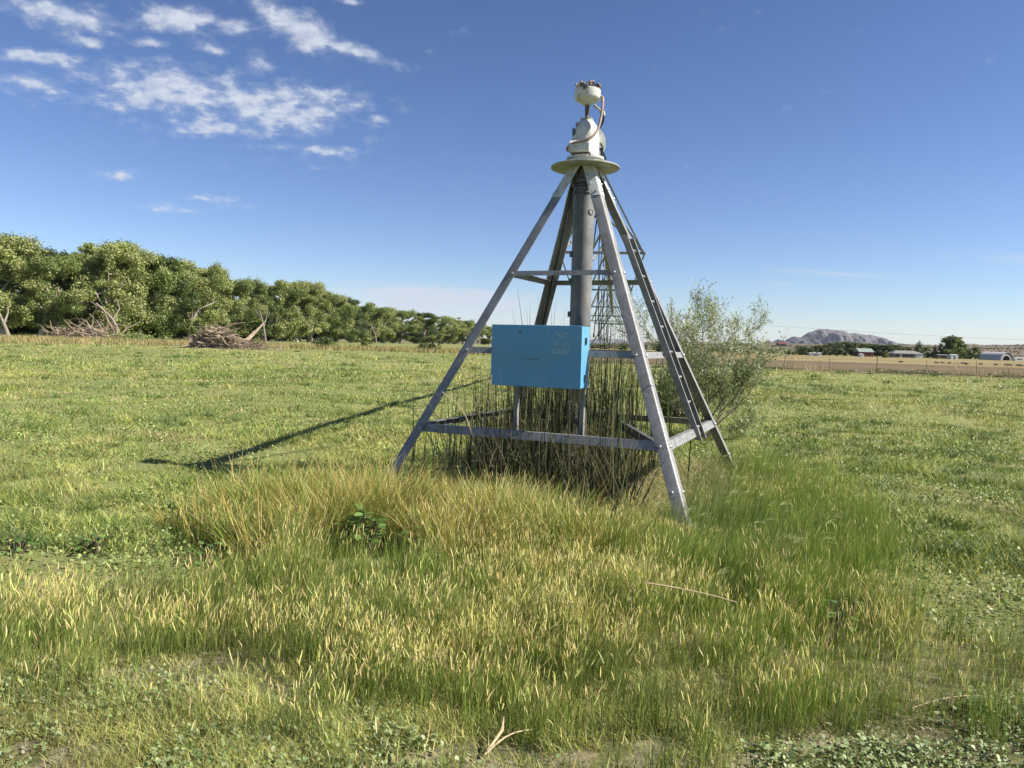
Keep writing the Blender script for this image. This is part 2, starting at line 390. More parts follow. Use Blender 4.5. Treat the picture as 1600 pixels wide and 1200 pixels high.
# right hand field edge runs from (10,72) to (120,26)
def edge_pt(x): return np.array([x, 66.13-(x-23.06)*0.396])
def polar(q, d): y = d/math.hypot(1, q); return np.array([q*y, y])
nearp = [edge_pt(x)*np.array([1, 1]) for x in (5, 15, 25, 35, 45, 60, 80)]
farp = [polar(p[0]/p[1], 305) for p in nearp]
farp2 = [polar(p[0]/p[1]*1.02, 620) for p in nearp]
sheet('ploughed_field', [p*1.035 for p in nearp], farp, 160, 60, ground_mat('bare brown field', 'plough'), .03, .5, 1)
sheet('dry_pasture', [p*.985 for p in farp], farp2, 160, 40, ground_mat('dry golden pasture', 'pasture'), .06, 4, 3)
sheet('dirt_track', [p*.985 for p in nearp], [p*1.012 for p in nearp], 260, 3, ground_mat('straw verge', 'straw'), .035, .25, 5)
tl = [g(-160, 534), g(0, 534.5), g(120, 537), g(250, 539), g(400, 542.5), g(500, 546), g(620, 549.5), g(740, 553.5), g(800, 555)]
tu = [g(-160, 526), g(0, 526.5), g(120, 530), g(250, 533.5), g(400, 538), g(500, 542.5), g(620, 546), g(740, 550), g(800, 552.5)]
sheet('straw_verge', tl, tu, 260, 8, bpy.data.materials['straw verge'], .03, 1.2, 8)

# ---------------------------------------------------------------- far hills and mountain
def ridge(name, prof, dist, depth, mat, seed, rough=1.0, base=None):
    """prof: [(px, py_top)] ridge line seen from the field; built as a real 3-D ridge `depth` metres deep"""
    pxs = np.array([p[0] for p in prof], float); pys = np.array([p[1] for p in prof], float)
    n, m_ = 420, 70; u = np.linspace(pxs[0], pxs[-1], n); top = np.interp(u, pxs, pys)
    vsl = np.zeros((n, m_, 3))
    for a_ in range(n):
        r = ray(u[a_], top[a_]); h = CAM_H+r[2]*dist; X0 = r[0]
        for b_ in range(m_):
            t_ = b_/(m_-1)*2-1; yy_ = dist+t_*depth; env = max(0, 1-abs(t_))**1.25
            vsl[a_, b_] = (X0*dist+(X0*.0)*t_, yy_, h*env)
    x, y = vsl[..., 0], vsl[..., 1]; env = np.clip(vsl[..., 2]/(vsl[..., 2].max()+1e-6), 0, 1)
    tt = np.abs(np.linspace(-1, 1, m_))[None, :]
    gul = np.clip(1.1-np.abs(fbm(x, y*.55, depth*.13, seed)-.5)*6, 0, 1)*.40+(np.abs(fbm(x, y*.7, depth*.055, seed+5)-.5)*2)*.8
    vsl[..., 2] *= 1-rough*.8*gul*np.minimum(1, tt*5)*(1)
    vsl[..., 2] += (fbm(x, y, depth*.06, seed+3)-.5)*rough*.05*vsl[..., 2].max()*(env > .02)*np.minimum(1, tt*6+.3)
    vsl[:, 0, 2] = -8; vsl[:, -1, 2] = -8; vsl[..., 2] += base or 0
    i, j = np.meshgrid(np.arange(n-1), np.arange(m_-1), indexing='ij')
    q = np.stack([i*m_+j, (i+1)*m_+j, (i+1)*m_+j+1, i*m_+j+1], -1).reshape(-1, 4)
    return tag(fast_mesh(name, vsl.reshape(-1, 3), q, mat, smooth=False), kind='structure')
def rockmat(name, c1, c2, c3, sc):
    mt, t, b = principled(name, c1, .95, 0, .1); co = t.node('ShaderNodeNewGeometry').outputs['Position']
    col = t.mix(t.smooth(t.noise(co, sc, 7, .65, .6), .4, .62), c1, c2); col = t.mix(t.smooth(t.noise(co, sc*5, 5, .7), .52, .66), col, c3)
    t.l.new(col, b.inputs['Base Color']); return mt
rk = rockmat('desert rock', (.135, .125, .125), (.08, .08, .085), (.045, .05, .05), .0026)
ridge('mountain', [(1150, 543), (1185, 536), (1200, 531.5), (1208, 534), (1217, 529.5), (1225, 532), (1240, 525), (1252, 526), (1262, 519), (1278, 513.5), (1290, 512.5), (1300, 514), (1307, 514.5), (1318, 516), (1325, 519), (1333, 518.5), (1345, 521), (1360, 522), (1372, 525), (1385, 531), (1400, 535), (1425, 538), (1470, 541), (1520, 547)], 8200, 1500, rk, 11, 1.0)
ridge('hills', [(1380, 541), (1400, 539.5), (1425, 537.5), (1445, 539), (1470, 540), (1500, 540.5), (1509, 536.5), (1524, 536.5), (1530, 539), (1560, 540), (1600, 541), (1700, 538), (1850, 548)], 6200, 900, rockmat('brown hills', (.22, .18, .135), (.15, .125, .10), (.09, .085, .06), .003), 17, .5)
ridge('distant_range', [(-200, 520), (100, 512), (400, 516), (620, 522), (720, 528), (860, 537), (905, 536), (925, 530), (940, 527), (955, 529.5), (972, 530), (990, 533), (1020, 538), (1120, 543), (1160, 548)], 21000, 2500, rk, 23, .6)

# ---------------------------------------------------------------- the tower
CX, CY, TH = .749, 8.715, -1.199
TB = V3((CX, CY, 0))
def cor(k, z, off=.04):
    s = .627*(3.616-z)+off+.036*z; a = TH+k*math.pi/2; return V3((CX+s*math.cos(a), CY+s*math.sin(a), z))
pv = tag(empty('irrigation_pivot_tower', (CX, CY, 0)), 'four-legged galvanised steel pivot tower with blue control box, standing in tall grass and reeds', 'pivot tower')
def part(mb, name, mat, parent=pv, **k): return rel((CX, CY, 0), mb.build(name, mat, parent, **k))

def Lprof(wd, th, r=.018):
    # outer corner at origin, flanges along +u and +v; rounded outside corner
    pr = [(wd, 0)]
    for q_ in range(5):
        a = math.pi*1.5-q_*math.pi/8; pr.append((r+r*math.cos(a), r+r*math.sin(a)))
    pr += [(0, wd), (th, wd), (th, th+r*.4), (th+r*.4, th), (wd, th)]
    return pr
def faced(k):  # unit vectors along the two faces meeting in corner k
    return unit(cor(k+1, 0)-cor(k, 0)), unit(cor(k-1, 0)-cor(k, 0))
LEG_W = .118
for k in range(4):
    e1, e2 = faced(k); p0, p1 = cor(k, -.25), cor(k, 3.565)
    lg = part(MB().sweep(p0, p1, e1, e2, Lprof(LEG_W, .008)), 'leg', M['galv'])
    # cream cap sleeve at the top
    q0, q1 = cor(k, 3.22, .047), cor(k, 3.575, .047)
    part(MB().sweep(q0, q1, e1, e2, Lprof(LEG_W+.006, .009)), 'leg_cap', M['cream'], lg)
    for z in (.32, .70, 1.524, 2.358, 3.27, 3.36, 3.46):
        for e, o_ in ((e1, e2), (e2, e1)):
            nrm = unit(np.cross(p1-p0, e)); nrm = nrm if nrm @ (cor(k, 0)-V3((CX, CY, 0))) > 0 else -nrm
            c = cor(k, z, .047)+e*.085
            if z > 3: c = cor(k, z, .055)+e*(.05 if z < 3.35 else .1)
            part(MB().lathe([(.015, -.012), (.015, .006), (.011, .010), (.003, .012)], c, nrm, 10), 'bolt', M['bolt'], lg)

def beam(ka, kb, z, hgt=.10, t0=.06, t1=.94, wd=.05, name='cross_beam', inset=.012):
    a, b_ = cor(ka, z), cor(kb, z); e = unit(b_-a)
    mid = (a+b_)/2; inn = unit(V3((CX, CY, z))-mid)
    up = unit(cor(ka, z+.1)+cor(kb, z+.1)-a-b_)
    p0, p1 = a+(b_-a)*0+e*t0+inn*inset, b_-e*t0+inn*inset
    pr = [(-hgt/2, 0), (hgt/2, 0), (hgt/2, wd), (hgt/2-.007, wd), (hgt/2-.007, .007), (-hgt/2, .007)]
    mb = MB().sweep(p0, p1, up, inn, pr)
    o = part(mb, name, M['galv'])
    L_ = np.linalg.norm(p1-p0)
    for f in (.30, .43, .46, .62, .78):
        part(MB().lathe([(.006, 0), (.006, .0025)], p0+(p1-p0)*f-inn*.0012, -inn, 8), 'bolt_hole', M['dark'], o)
    return o
for ka, kb in ((0, 1), (1, 2), (2, 3), (3, 0)):
    beam(ka, kb, .70, .085); beam(ka, kb, 1.524, .07)
for ka, kb in ((1, 2), (2, 3), (3, 0)): beam(ka, kb, 2.358, .058)
# low brace from the near leg to the middle of the back beam
a, b_ = cor(0, .66)+V3((-.06, .12, 0)), (cor(1, .70)+cor(2, .70))/2-V3((0, .03, .04))
e = unit(b_-a); sd_ = unit(np.cross(e, (0, 0, 1)))
part(MB().sweep(a, b_, (0, 0, 1), sd_, [(-.045, 0), (.045, 0), (.045, .05), (.038, .05), (.038, .006), (-.045, .006)]), 'brace', M['steel_dark'])

# central riser pipe with collars, reducer and buried elbow
pc = V3((CX, CY, 0))
px_ = MB().lathe([(.119, 1.35), (.119, 3.36)], pc, n=36)
rp = part(px_, 'riser_pipe', M['pipe'])
cb = MB()
for z in (3.30, 3.375): cb.lathe([(.118, z-.012), (.133, z-.008), (.133, z+.012), (.118, z+.016)], pc, n=36)
cb.lathe([(.118, 3.39), (.15, 3.40), (.15, 3.44), (.1, 3.46), (.1, 3.56)], pc, n=36)
part(cb, 'pipe_collar', M['steel_dark'], rp)
lo = [pc+V3((0, 0, 1.5)), pc+V3((-.005, -.0, 1.2)), pc+V3((-.012, -.01, .95)), pc+V3((-.03, -.02, .72)), pc+V3((-.075, -.05, .48)), pc+V3((-.135, -.08, .25)), pc+V3((-.22, -.12, .02)), pc+V3((-.3, -.16, -.15))]
part(MB().tube(lo, [.108, .103, .10, .098, .094, .092, .092, .092], 24), 'lower_pipe', M['pipe'])
for z in (1.95, 2.32, 2.62): part(MB().box(pc+V3((-.127, -.02, z)), (.035, .05, .06)), 'pipe_lug', M['steel_dark'], rp)
# hand drawn marker squiggle on the pipe
sq = []
for i_ in range(26):
    t_ = i_/25; a_ = -.15+t_*0
    u_ = .035*math.cos(2.2+t_*9.5)*(1-.25*t_)+.012*t_; v_ = .038*math.sin(2.2+t_*9.5)*(1-.35*t_)
    phi = -math.pi/2+.62+u_/.13; sq.append(pc+V3((.1197*math.cos(phi), .1197*math.sin(phi), 3.08+v_)))
part(MB().tube(sq, .0035, 5), 'marker_scribble', M['dark'], rp)

# round drip plate
dz_ = 3.583
part(MB().lathe([(.10, dz_-.006), (.378, dz_-.010), (.384, dz_-.006), (.384, dz_+.006), (.378, dz_+.010), (.1, dz_+.012)], pc, n=64), 'round_plate', M['dull_cream'])
# pivot swivel: base flanges, body, rear elbow
tx = lambda z: pc+V3((0, 0, z))
sw = part(MB().lathe([(.20, 3.60), (.212, 3.605), (.212, 3.63), (.195, 3.635), (.195, 3.66), (.212, 3.665), (.212, 3.688), (.165, 3.692), (.150, 3.71), (.144, 3.82), (.142, 3.93), (.133, 4.0), (.112, 4.05), (.085, 4.085), (.07, 4.10)], pc, n=40), 'swivel_body', M['cream'])
fl = MB().lathe([(.06, 4.09), (.072, 4.098), (.072, 4.118), (.05, 4.122)], pc, n=24)
for k in range(6):
    a_ = k*math.pi/3+.2; fl.lathe([(.008, 4.118), (.008, 4.132)], pc+V3((.06*math.cos(a_), .06*math.sin(a_), 0)), n=6)
part(fl, 'top_flange', M['dull_cream'], sw)
sdir = unit((.135, 1, 0))                      # the span leaves the tower this way
ec = pc+V3((.02, .0, 3.93))
part(MB().lathe([(.12, .02), (.118, .16), (.145, .17), (.195, .178), (.195, .20), (.195, .225), (.10, .23), (.095, .34)], ec+V3((0, 0, -.02)), sdir, 36), 'outlet_elbow', M['cream'], sw)
# inspection box at the foot of the swivel, chamfered lid
fd = unit((-.30, -1, 0)); fs = unit((1, -.30, 0))
bx = MB(); bc = pc+fd*.155+V3((-.03, 0, 3.775))
bx.sweep(bc-fs*.115, bc+fs*.115, fd, (0, 0, 1), [(-.10, -.065), (.06, -.065), (.075, -.05), (.075, .03), (.02, .07), (-.10, .08)])
part(bx, 'junction_box', M['cream'], sw, bevel=.006)
cl_ = MB()
for k in range(9):
    cl_.box(pc+fd*.17+fs*(-.09+k*.022)+V3((0, 0, 3.69+.006*math.sin(k*3))), (.016, .05, .022), [fs, fd, (0, 0, 1)])
cl_.tube([pc+fs*.1+fd*.12+V3((0, 0, 3.69)), pc+fd*.2+V3((0, 0, 3.7)), pc-fs*.12+fd*.12+V3((0, 0, 3.69))], .014, 8)
part(cl_, 'grease_clamp', M['rust'], sw)
sb_ = MB()
for k in range(5): sb_.box(pc+V3((.17+.01*k, .02-.02*k, 3.80-.03*k)), (.03, .03, .025))
sb_.tube([pc+V3((.16, 0, 3.86)), pc+V3((.19, -.02, 3.80)), pc+V3((.17, .0, 3.72)), pc+V3((.21, .02, 3.66))], .01, 6)
part(sb_, 'side_latch', M['dark'], sw)
part(MB().box(pc+V3((-.148, -.03, 3.97)), (.02, .06, .07)).box(pc+V3((-.11, -.05, 4.05)), (.03, .05, .03)), 'side_lug', M['steel_dark'], sw)
# riser tube and slip-ring housing
part(MB().lathe([(.034, 4.10), (.034, 4.125), (.022, 4.13), (.022, 4.2), (.025, 4.205), (.025, 4.26), (.022, 4.262), (.022, 4.31)], pc, n=18), 'conduit_riser', M['rust'])
hz = part(MB().lathe([(.03, 4.272), (.05, 4.276), (.06, 4.29), (.118, 4.315), (.14, 4.335), (.146, 4.35), (.146, 4.428), (.14, 4.436), (.12, 4.440), (.05, 4.442)], pc, n=40), 'collector_housing', M['cream'])
part(MB().box(pc+V3((-.052, -.142, 4.425)), (.022, .02, .04)).box(pc+V3((-.02, -.147, 4.43)), (.012, .02, .03)), 'housing_latch', M['dark'], hz)
# wire clamps / cluster of fittings on the housing
rnd = random.Random(5); nz = MB(); dn = MB()
for k in range(46):
    a_ = rnd.random()*6.28; rr_ = .105*math.sqrt(rnd.random()); h_ = (.07*(1-(rr_/.12)**2)+.02)
    c = pc+V3((rr_*math.cos(a_), rr_*math.sin(a_), 4.438)); d_ = unit((math.cos(a_)*rr_*7+rnd.uniform(-.4, .4), math.sin(a_)*rr_*7+rnd.uniform(-.4, .4), 1))
    (nz if k % 3 else dn).tube([c, c+d_*h_, c+d_*(h_+.012)], [.008, .009, .014], 7)
    if k % 4 == 0: nz.lathe([(.010, 0), (.016, .006), (.016, .016), (.008, .022)], c+d_*(h_+.006), d_, 8)
for k in range(10):
    a_ = k*.63; dn.tube([pc+V3((.11*math.cos(a_), .11*math.sin(a_), 4.44)), pc+V3((.12*math.cos(a_+.2), .12*math.sin(a_+.2), 4.49)), pc+V3((.07*math.cos(a_+.35), .07*math.sin(a_+.35), 4.50))], .006, 6)
part(nz, 'wire_terminals', M['brass'], hz); part(dn, 'wire_leads', M['dark'], hz)
part(MB().tube([at(905, 146, 8.62), at(904, 151, 8.57), at(906, 156, 8.57)], .004, 6), 'lead_wire', M['dark'], hz)
# hose from the housing round the swivel
hp = [at(941, 153, 8.66), at(942, 160, 8.62), at(941, 170, 8.58), at(939, 183, 8.56), at(937, 193, 8.53), at(933, 204, 8.50), at(927, 212, 8.48), at(919, 217, 8.47), at(910, 220, 8.48), at(901, 222, 8.50), at(893, 225, 8.53), at(887, 230, 8.57), at(886, 234, 8.60), at(889, 235, 8.62)]
def smooth_path(p, n=4):
    p = np.array(p); out = []
    for i_ in range(len(p)-1):
        a0, a1, a2, a3 = p[max(i_-1, 0)], p[i_], p[i_+1], p[min(i_+2, len(p)-1)]
        for k in range(n):
            t_ = k/n; out.append(.5*((2*a1)+(-a0+a2)*t_+(2*a0-5*a1+4*a2-a3)*t_*t_+(-a0+3*a1-3*a2+a3)*t_**3))
    return out+[p[-1]]
part(MB().tube(smooth_path(hp), .0135, 12), 'hose', M['hose'])
part(MB().lathe([(.018, -.03), (.018, .02)], at(941.5, 154, 8.66), (0, 0, 1), 12).tube([at(936, 152, 8.70), at(941, 151, 8.67)], .015, 10), 'hose_fitting', M['dull_cream'])
part(MB().lathe([(.018, 0), (.018, .03)], at(886, 235, 8.6), (1, .1, .1), 12), 'hose_fitting', M['dull_cream'])
part(MB().tube([at(928, 164, 8.72), at(936, 171, 8.72), at(942, 176, 8.72)], .014, 10).lathe([(.02, -.02), (.022, .03)], at(942.5, 177, 8.72), (0.2, 0, -1), 12), 'vent_pipe', M['dull_cream'])
part(MB().tube(smooth_path([at(943, 179, 8.72), at(943, 186, 8.72), at(940, 194, 8.74), at(936, 200, 8.78)]), .014, 10), 'short_hose', M['dark'])

# conduit down the rear leg, hung rods
b0 = cor(2, 3.3)+V3((-.02, -.12, 0)); part(MB().tube(smooth_path([cor(2, 3.40)+V3((-.02, -.1, 0)), cor(2, 2.75)+V3((.02, -.2, 0)), cor(2, 2.35)+V3((.03, -.16, 0)), cor(2, 1.9)+V3((.06, -.12, 0)), cor(2, 1.2)+V3((.05, -.12, 0)), cor(2, .3)+V3((.0, -.12, 0))]), .017, 8), 'conduit', M['dark'])
# ladder up the right-hand face
uN = unit(cor(1, .7)-cor(0, .7)); out = unit(np.cross(uN, (0, 0, 1))); out = out if out[0] > 0 else -out
lb0, lt0 = V3((2.02, 8.22, .62)), V3((1.136, 8.2, 2.78)); wdt = .30
lad = MB(); up_ = unit(lt0-lb0)
ld = None
for s_ in (0, 1):
    p0, p1 = lb0+uN*wdt*s_, lt0+uN*wdt*s_; sg = 1 if s_ == 0 else -1
    mb = MB().sweep(p0, p1, uN*sg, out, [(0, -.035), (.028, -.035), (.028, -.030), (.005, -.030), (.005, .030), (.028, .030), (.028, .035), (0, .035)])
    if ld is None: ld = tag(empty('ladder', (0, 0, 0)), None); ld.parent = pv; KIDS.setdefault(pv.name, []).append(ld)
    part(mb, 'rail', M['galv'], ld)
for k in range(8):
    z_ = .06+k*.125; p = lb0+(lt0-lb0)*z_
    part(MB().tube([p+uN*.006, p+uN*(wdt-.006)], .014, 8), 'rung', M['galv'], ld)

# control box, parallel to the front face
e = V3((.91568, -.40191, 0)); nf = V3((-.40191, -.91568, 0)); L0 = V3(cor(3, 1.524, .03))
BW, BH, BD = .952, .603, .25
bcn = L0+e*(.462+BW/2)+nf*(.2-BD/2); bcn[2] = 1.483
up = V3((0, 0, 1))
box = MB()
box.box((0, 0, 0), (BW, BD, BH), [e, nf, up])
bo_ = MB(); bo_.box(bcn, (BW, BD-.004, BH), [e, nf, up]); cbx = part(bo_, 'control_box', M['blue'], bevel=.004)
cbx.data.transform(Matrix.Translation(Vector((CX, CY, 0))-Vector(bcn))); cbx.location = Vector(bcn)-Vector((CX, CY, 0))
tag(cbx, 'faded blue sheet metal control box with worn stencilled lettering')
def cpart(mb, name, mat, **k):
    o = mb.build(name, mat, cbx, **k); o.data.transform(Matrix.Translation(-Vector(bcn))); return o
# folded door skin standing a little proud, with drip lip
cpart(MB().box(bcn+nf*(BD/2+.006), (BW+.012, .012, BH+.012), [e, nf, up]), 'door', M['blue'], bevel=.003)
for dzv in (.16, -.205):
    lm = MB(); c_ = bcn+e*(BW/2)+nf*(-.005)+up*dzv
    lm.add([c_+nf*.03+up*.035, c_-nf*.035, c_+nf*.03-up*.035, c_+nf*.03+up*.035+e*.022, c_-nf*.035+e*.004, c_+nf*.03-up*.035+e*.022], [(0, 1, 2), (5, 4, 3), (0, 3, 4, 1), (1, 4, 5, 2), (2, 5, 3, 0)])
    cpart(lm, 'latch', M['steel_dark'])
def text(body, size, x, z, name, squash=1.0):
    cu = bpy.data.curves.new(name, 'FONT'); cu.body = body; cu.size = size; cu.align_x = 'CENTER'; cu.align_y = 'CENTER'; cu.extrude = .0008; cu.space_character = 1.25
    o = bpy.data.objects.new(name, cu); C.objects.link(o); bpy.context.view_layer.update()
    me = bpy.data.meshes.new_from_object(o.evaluated_get(bpy.context.evaluated_depsgraph_get())); bpy.data.objects.remove(o)
    X, Y, Z = Vector(e), Vector(up), Vector(nf)
    mt = Matrix.Translation(Vector(nf*(BD/2+.0128)+e*x+up*z)) @ Matrix(((X.x*squash, Y.x, Z.x, 0), (X.y*squash, Y.y, Z.y, 0), (X.z, Y.z, Z.z, 0), (0, 0, 0, 1)))
    me.transform(mt); me.materials.clear(); me.materials.append(M['stencil'])
    q = bpy.data.objects.new(name, me); C.objects.link(q); q.parent = cbx; return q
text('VALLEY', .052, .262, .125, 'lettering'); text('6000', .075, .262, .055, 'lettering')
lgm = MB()
for s_ in (-1, 1):
    for (x0, z0, x1, z1) in ((.0, .175, .045, .235), (.012, .198, .030, .24), (.045, .235, .075, .235)):
        p = bcn+nf*(BD/2+.0128)+e*(.272+s_*x0)+up*z0; q_ = bcn+nf*(BD/2+.0128)+e*(.272+s_*x1)+up*z1
        d_ = unit(q_-p); lgm.box((p+q_)/2, (np.linalg.norm(q_-p), .0012, .007), [d_, nf, np.cross(d_, nf)])
cpart(lgm, 'emblem', M['stencil'])
for (x0, x1, z0, wz) in ((-.18, .02, -.03, .004), (-.05, .035, -.032, .007), (.16, .22, -.015, .004)):
    cpart(MB().box(bcn+nf*(BD/2+.0124)+e*((x0+x1)/2)+up*z0, (x1-x0, .0008, wz), [e, nf, up]), 'scratch', M['steel_dark'])
cpart(MB().lathe([(.012, 0), (.010, .0012)], bcn+nf*(BD/2+.0124)+e*(-.17)+up*.235, nf, 9), 'rust_spot', M['rust'])
cpart(MB().lathe([(.007, 0), (.006, .0012)], bcn+nf*(BD/2+.0124)+e*(-.15)+up*.222, nf, 7), 'rust_spot', M['rust'])
# posts carrying the box
for x_ in (-.29, .43):
    p = bcn+e*x_-nf*(BD/2-.02); part(MB().sweep(p-up*(BH/2)+up*.0, V3((p[0], p[1], .64)), e, nf, [(-.03, 0), (.03, 0), (.03, .05), (.025, .05), (.025, .005), (-.03, .005)]), 'box_post', M['galv'])

# ---------------------------------------------------------------- span behind the tower
S0 = ec+sdir*.34; sdv = sdir; sr = unit(np.cross(sdv, (0, 0, 1)))
spn = tag(empty('irrigation_span', tuple(S0*[1, 1, 0])), 'long overhead sprinkler pipe on a slim steel truss running away behind the tower', 'irrigation span')
def spart(mb, name, mat, parent=spn, **k): return rel(tuple(S0*[1, 1, 0]), mb.build(name, mat, parent, **k))
LSP = 46.0
zc = lambda d: 3.91+.45*math.sin(math.pi*d/LSP)
SP = lambda d, lat=0, z=None: V3((S0[0], S0[1], 0))+sdv*d+sr*lat+V3((0, 0, zc(d) if z is None else z))
spart(MB().tube([SP(d) for d in np.linspace(0, LSP, 24)], .084, 20), 'span_pipe', M['steel_dark'])
nodes_ = [3.8+k*5.3 for k in range(8)]
hw = lambda d: .45+.32*math.sin(math.pi*min(max(d/LSP, 0), 1))**.6; dp = lambda d: .42+1.25*math.sin(math.pi*min(max(d/LSP, 0), 1))**.7
for s_ in (-1, 1):
    lt = lambda d, s_: s_*hw(d)+(.20 if d == nodes_[0] and s_ > 0 else 0)
    pts = [SP(.1, s_*.06, zc(0)-.06)]+[SP(d, lt(d, s_), zc(d)-dp(d)) for d in nodes_]+[SP(LSP, s_*.1, zc(LSP)-.1)]
    spart(MB().tube(pts, .014, 6), 'truss_rod', M['steel_dark'])
for i_, d in enumerate(nodes_):
    spart(MB().sweep(SP(d, -hw(d), zc(d)-dp(d)), SP(d, lt(d, 1), zc(d)-dp(d)), sdv, (0, 0, 1), [(0, 0), (.04, 0), (.04, .005), (.005, .005), (.005, .04), (0, .04)]), 'cross_strut', M['galv'])
    for s_ in (-1, 1):
        a_ = SP(d, lt(d, s_), zc(d)-dp(d))
        for dd_ in (-1.3, 1.3):
            if d+dd_ < 0: continue
            b_ = SP(d+dd_, s_*.03, zc(d+dd_)-.07); spart(MB().sweep(a_, b_, sr, (0, 0, 1), [(0, 0), (.035, 0), (.035, .005), (.005, .005), (.005, .035), (0, .035)]), 'truss_brace', M['galv'])
rnd = random.Random(3)
for k in range(15):
    d = 1.2+k*2.9; x0, x1 = rnd.uniform(-.1, .1), rnd.uniform(-.22, .12)
    mb = MB().tube([SP(d, 0, zc(d)+.08), SP(d+.02, x0*.3, zc(d)+.16), SP(d+.02, -.10, zc(d)+.12), SP(d+.02, -.12, zc(d)-.1), SP(d+.02, -.12+x1*.5, 2.9), SP(d+.02, -.12+x1, 1.95)], .014, 6)
    mb.lathe([(.02, -.09), (.03, -.06), (.022, 0), (.03, .02)], SP(d+.02, -.12+x1, 1.93), (0, 0, 1), 8)
    spart(mb, 'sprinkler_drop', M['dark'])
# drive unit that carries the far end
dv = tag(empty('drive_unit', tuple(SP(LSP, 0, 0))), 'steel A-frame drive unit on two rubber wheels far behind the tower', 'wheeled frame')
def dpart(mb, name, mat, **k): return rel(tuple(SP(LSP, 0, 0)), mb.build(name, mat, dv, **k))
dpart(MB().box(SP(LSP, 0, .85), (4.2, .14, .14), [sr, sdv, (0, 0, 1)]), 'base_beam', M['galv'])
for s_ in (-1, 1):
    for t_ in (-.3, .3): dpart(MB().tube([SP(LSP, s_*1.9, .9), SP(LSP+t_, s_*.08, 3.85)], .045, 8), 'leg', M['galv'])
    tw = SP(LSP, s_*2.1, .62)
    dpart(MB().lathe([(.25, -.12), (.5, -.16), (.62, -.12), (.62, .12), (.5, .16), (.25, .12)], tw, sr, 24), 'tyre', M['dark'])

# ---------------------------------------------------------------- strips of grass (numpy)
NRG = np.random.RandomState(11)
def strips(name, base, dirs, lengths, widths, bend, cols0, cols1, L, mat, prof='taper', parent=None, sides=None):
    """N curved strips; bend (N,3) added with t^2; colours blended along the blade"""
    N = len(base); t = np.linspace(0, 1, L)[None, :, None]
    Pc = base[:, None, :]+dirs[:, None, :]*lengths[:, None, None]*t+bend[:, None, :]*lengths[:, None, None]*t*t
    if sides is None:
        a = NRG.rand(N)*2*np.pi; sides = np.stack([np.cos(a), np.sin(a), np.zeros(N)], -1)
    tt = np.linspace(0, 1, L)
    pw = {'taper': 1-tt**1.8*.92, 'spindle': .25+.85*np.sin(np.pi*np.clip(tt*.93+.05, 0, 1))**.8, 'rod': 1-tt*.3}[prof]
    wv = sides[:, None, :]*(widths[:, None]*pw[None, :]*.5)[..., None]
    vs = np.stack([Pc-wv, Pc+wv], 2).reshape(-1, 3)
    k = np.arange(N)[:, None]*L*2+np.arange(L-1)[None, :]*2
    q = np.stack([k, k+1, k+3, k+2], -1).reshape(-1, 4)
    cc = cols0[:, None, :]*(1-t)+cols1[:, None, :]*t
    cc = np.repeat(cc[:, :, None, :], 2, 2).reshape(-1, 3)
    tip = Pc[:, -1, :]
    return vs, q, cc, tip
def merge(lst):
    off = 0; V_, Q_, K_ = [], [], []
    for v, q, c in lst: V_.append(v); Q_.append(q+off); K_.append(c); off += len(v)
    return np.concatenate(V_), np.concatenate(Q_), np.concatenate(K_)
def pick(pal, n, jit=.18):
    pal = np.array(pal); c = pal[NRG.randint(0, len(pal), n)]; return np.clip(c*1.07*(1+(NRG.rand(n, 1)-.5)*2*jit)*(1+(NRG.rand(n, 3)-.5)*.12), 0, 1)
def on_ground(x, y, sink=.01): return np.stack([x, y, terr(x, y)-sink], -1)

seed_poly = [g(a_, b_, .30) for a_, b_ in ((-260, 920), (-60, 890), (150, 868), (340, 842), (385, 790), (430, 750), (620, 750), (880, 780), (1010, 800), (1030, 790), (1100, 740), (1180, 700), (1260, 715), (1330, 770), (1400, 860), (1500, 925), (1640, 950), (1850, 960))] + \
            [g(a_, b_) for a_, b_ in ((1850, 1120), (1560, 1075), (1380, 1110), (1200, 1165), (1000, 1200), (720, 1185), (590, 1110), (420, 1062), (130, 1010), (0, 985), (-260, 980))]
sedge_poly = [g(a_, b_, .42) for a_, b_ in ((385, 742), (430, 724), (520, 738), (620, 740), (760, 742), (880, 765), (1000, 800))] + [g(a_, b_) for a_, b_ in ((1010, 870), (830, 880), (640, 885), (480, 880), (410, 858), (375, 815))]
barley_poly = [g(a_, b_, .3) for a_, b_ in ((1080, 735), (1130, 690), (1200, 695), (1280, 730), (1330, 790), (1200, 900), (1100, 900), (1010, 830), (1040, 760))]
tower_poly = [cor(k, 0, .25) for k in range(4)]
SPOTS = [(g(a_, b_), r_) for a_, b_, r_ in ((440, 1085, .20), (760, 1194, .20), (650, 1199, .16), (900, 1205, .14), (200, 1035, .16), (60, 1172, .14), (205, 1160, .10), (568, 892, .42), (575, 872, .34), (1435, 778, .42), (1450, 842, .30), (1000, 1195, .2), (1390, 935, .3), (1275, 1165, .12), (1580, 1190, .12), (120, 860, .5), (1170, 678, .5), (280, 705, .35))]
def bare(x, y):
    f = np.zeros(np.shape(x)); jx = x+(fbm(x, y, .12, 33)-.5)*.35; jy = y+(fbm(x, y, .12, 36)-.5)*.35
    for c_, r_ in SPOTS: f = np.maximum(f, 1-sst(np.hypot((jx-c_[0])/1.4, jy-c_[1])/r_, .55, 1.1))
    nleg = cor(0, 0); f = np.maximum(f, (np.hypot(x-nleg[0]-.02, y-nleg[1]+.22) < .24)*.93)
    return f
def clear_box(x, y):   # keep lens-close grass down
    return np.hypot(x, y) > 1.6
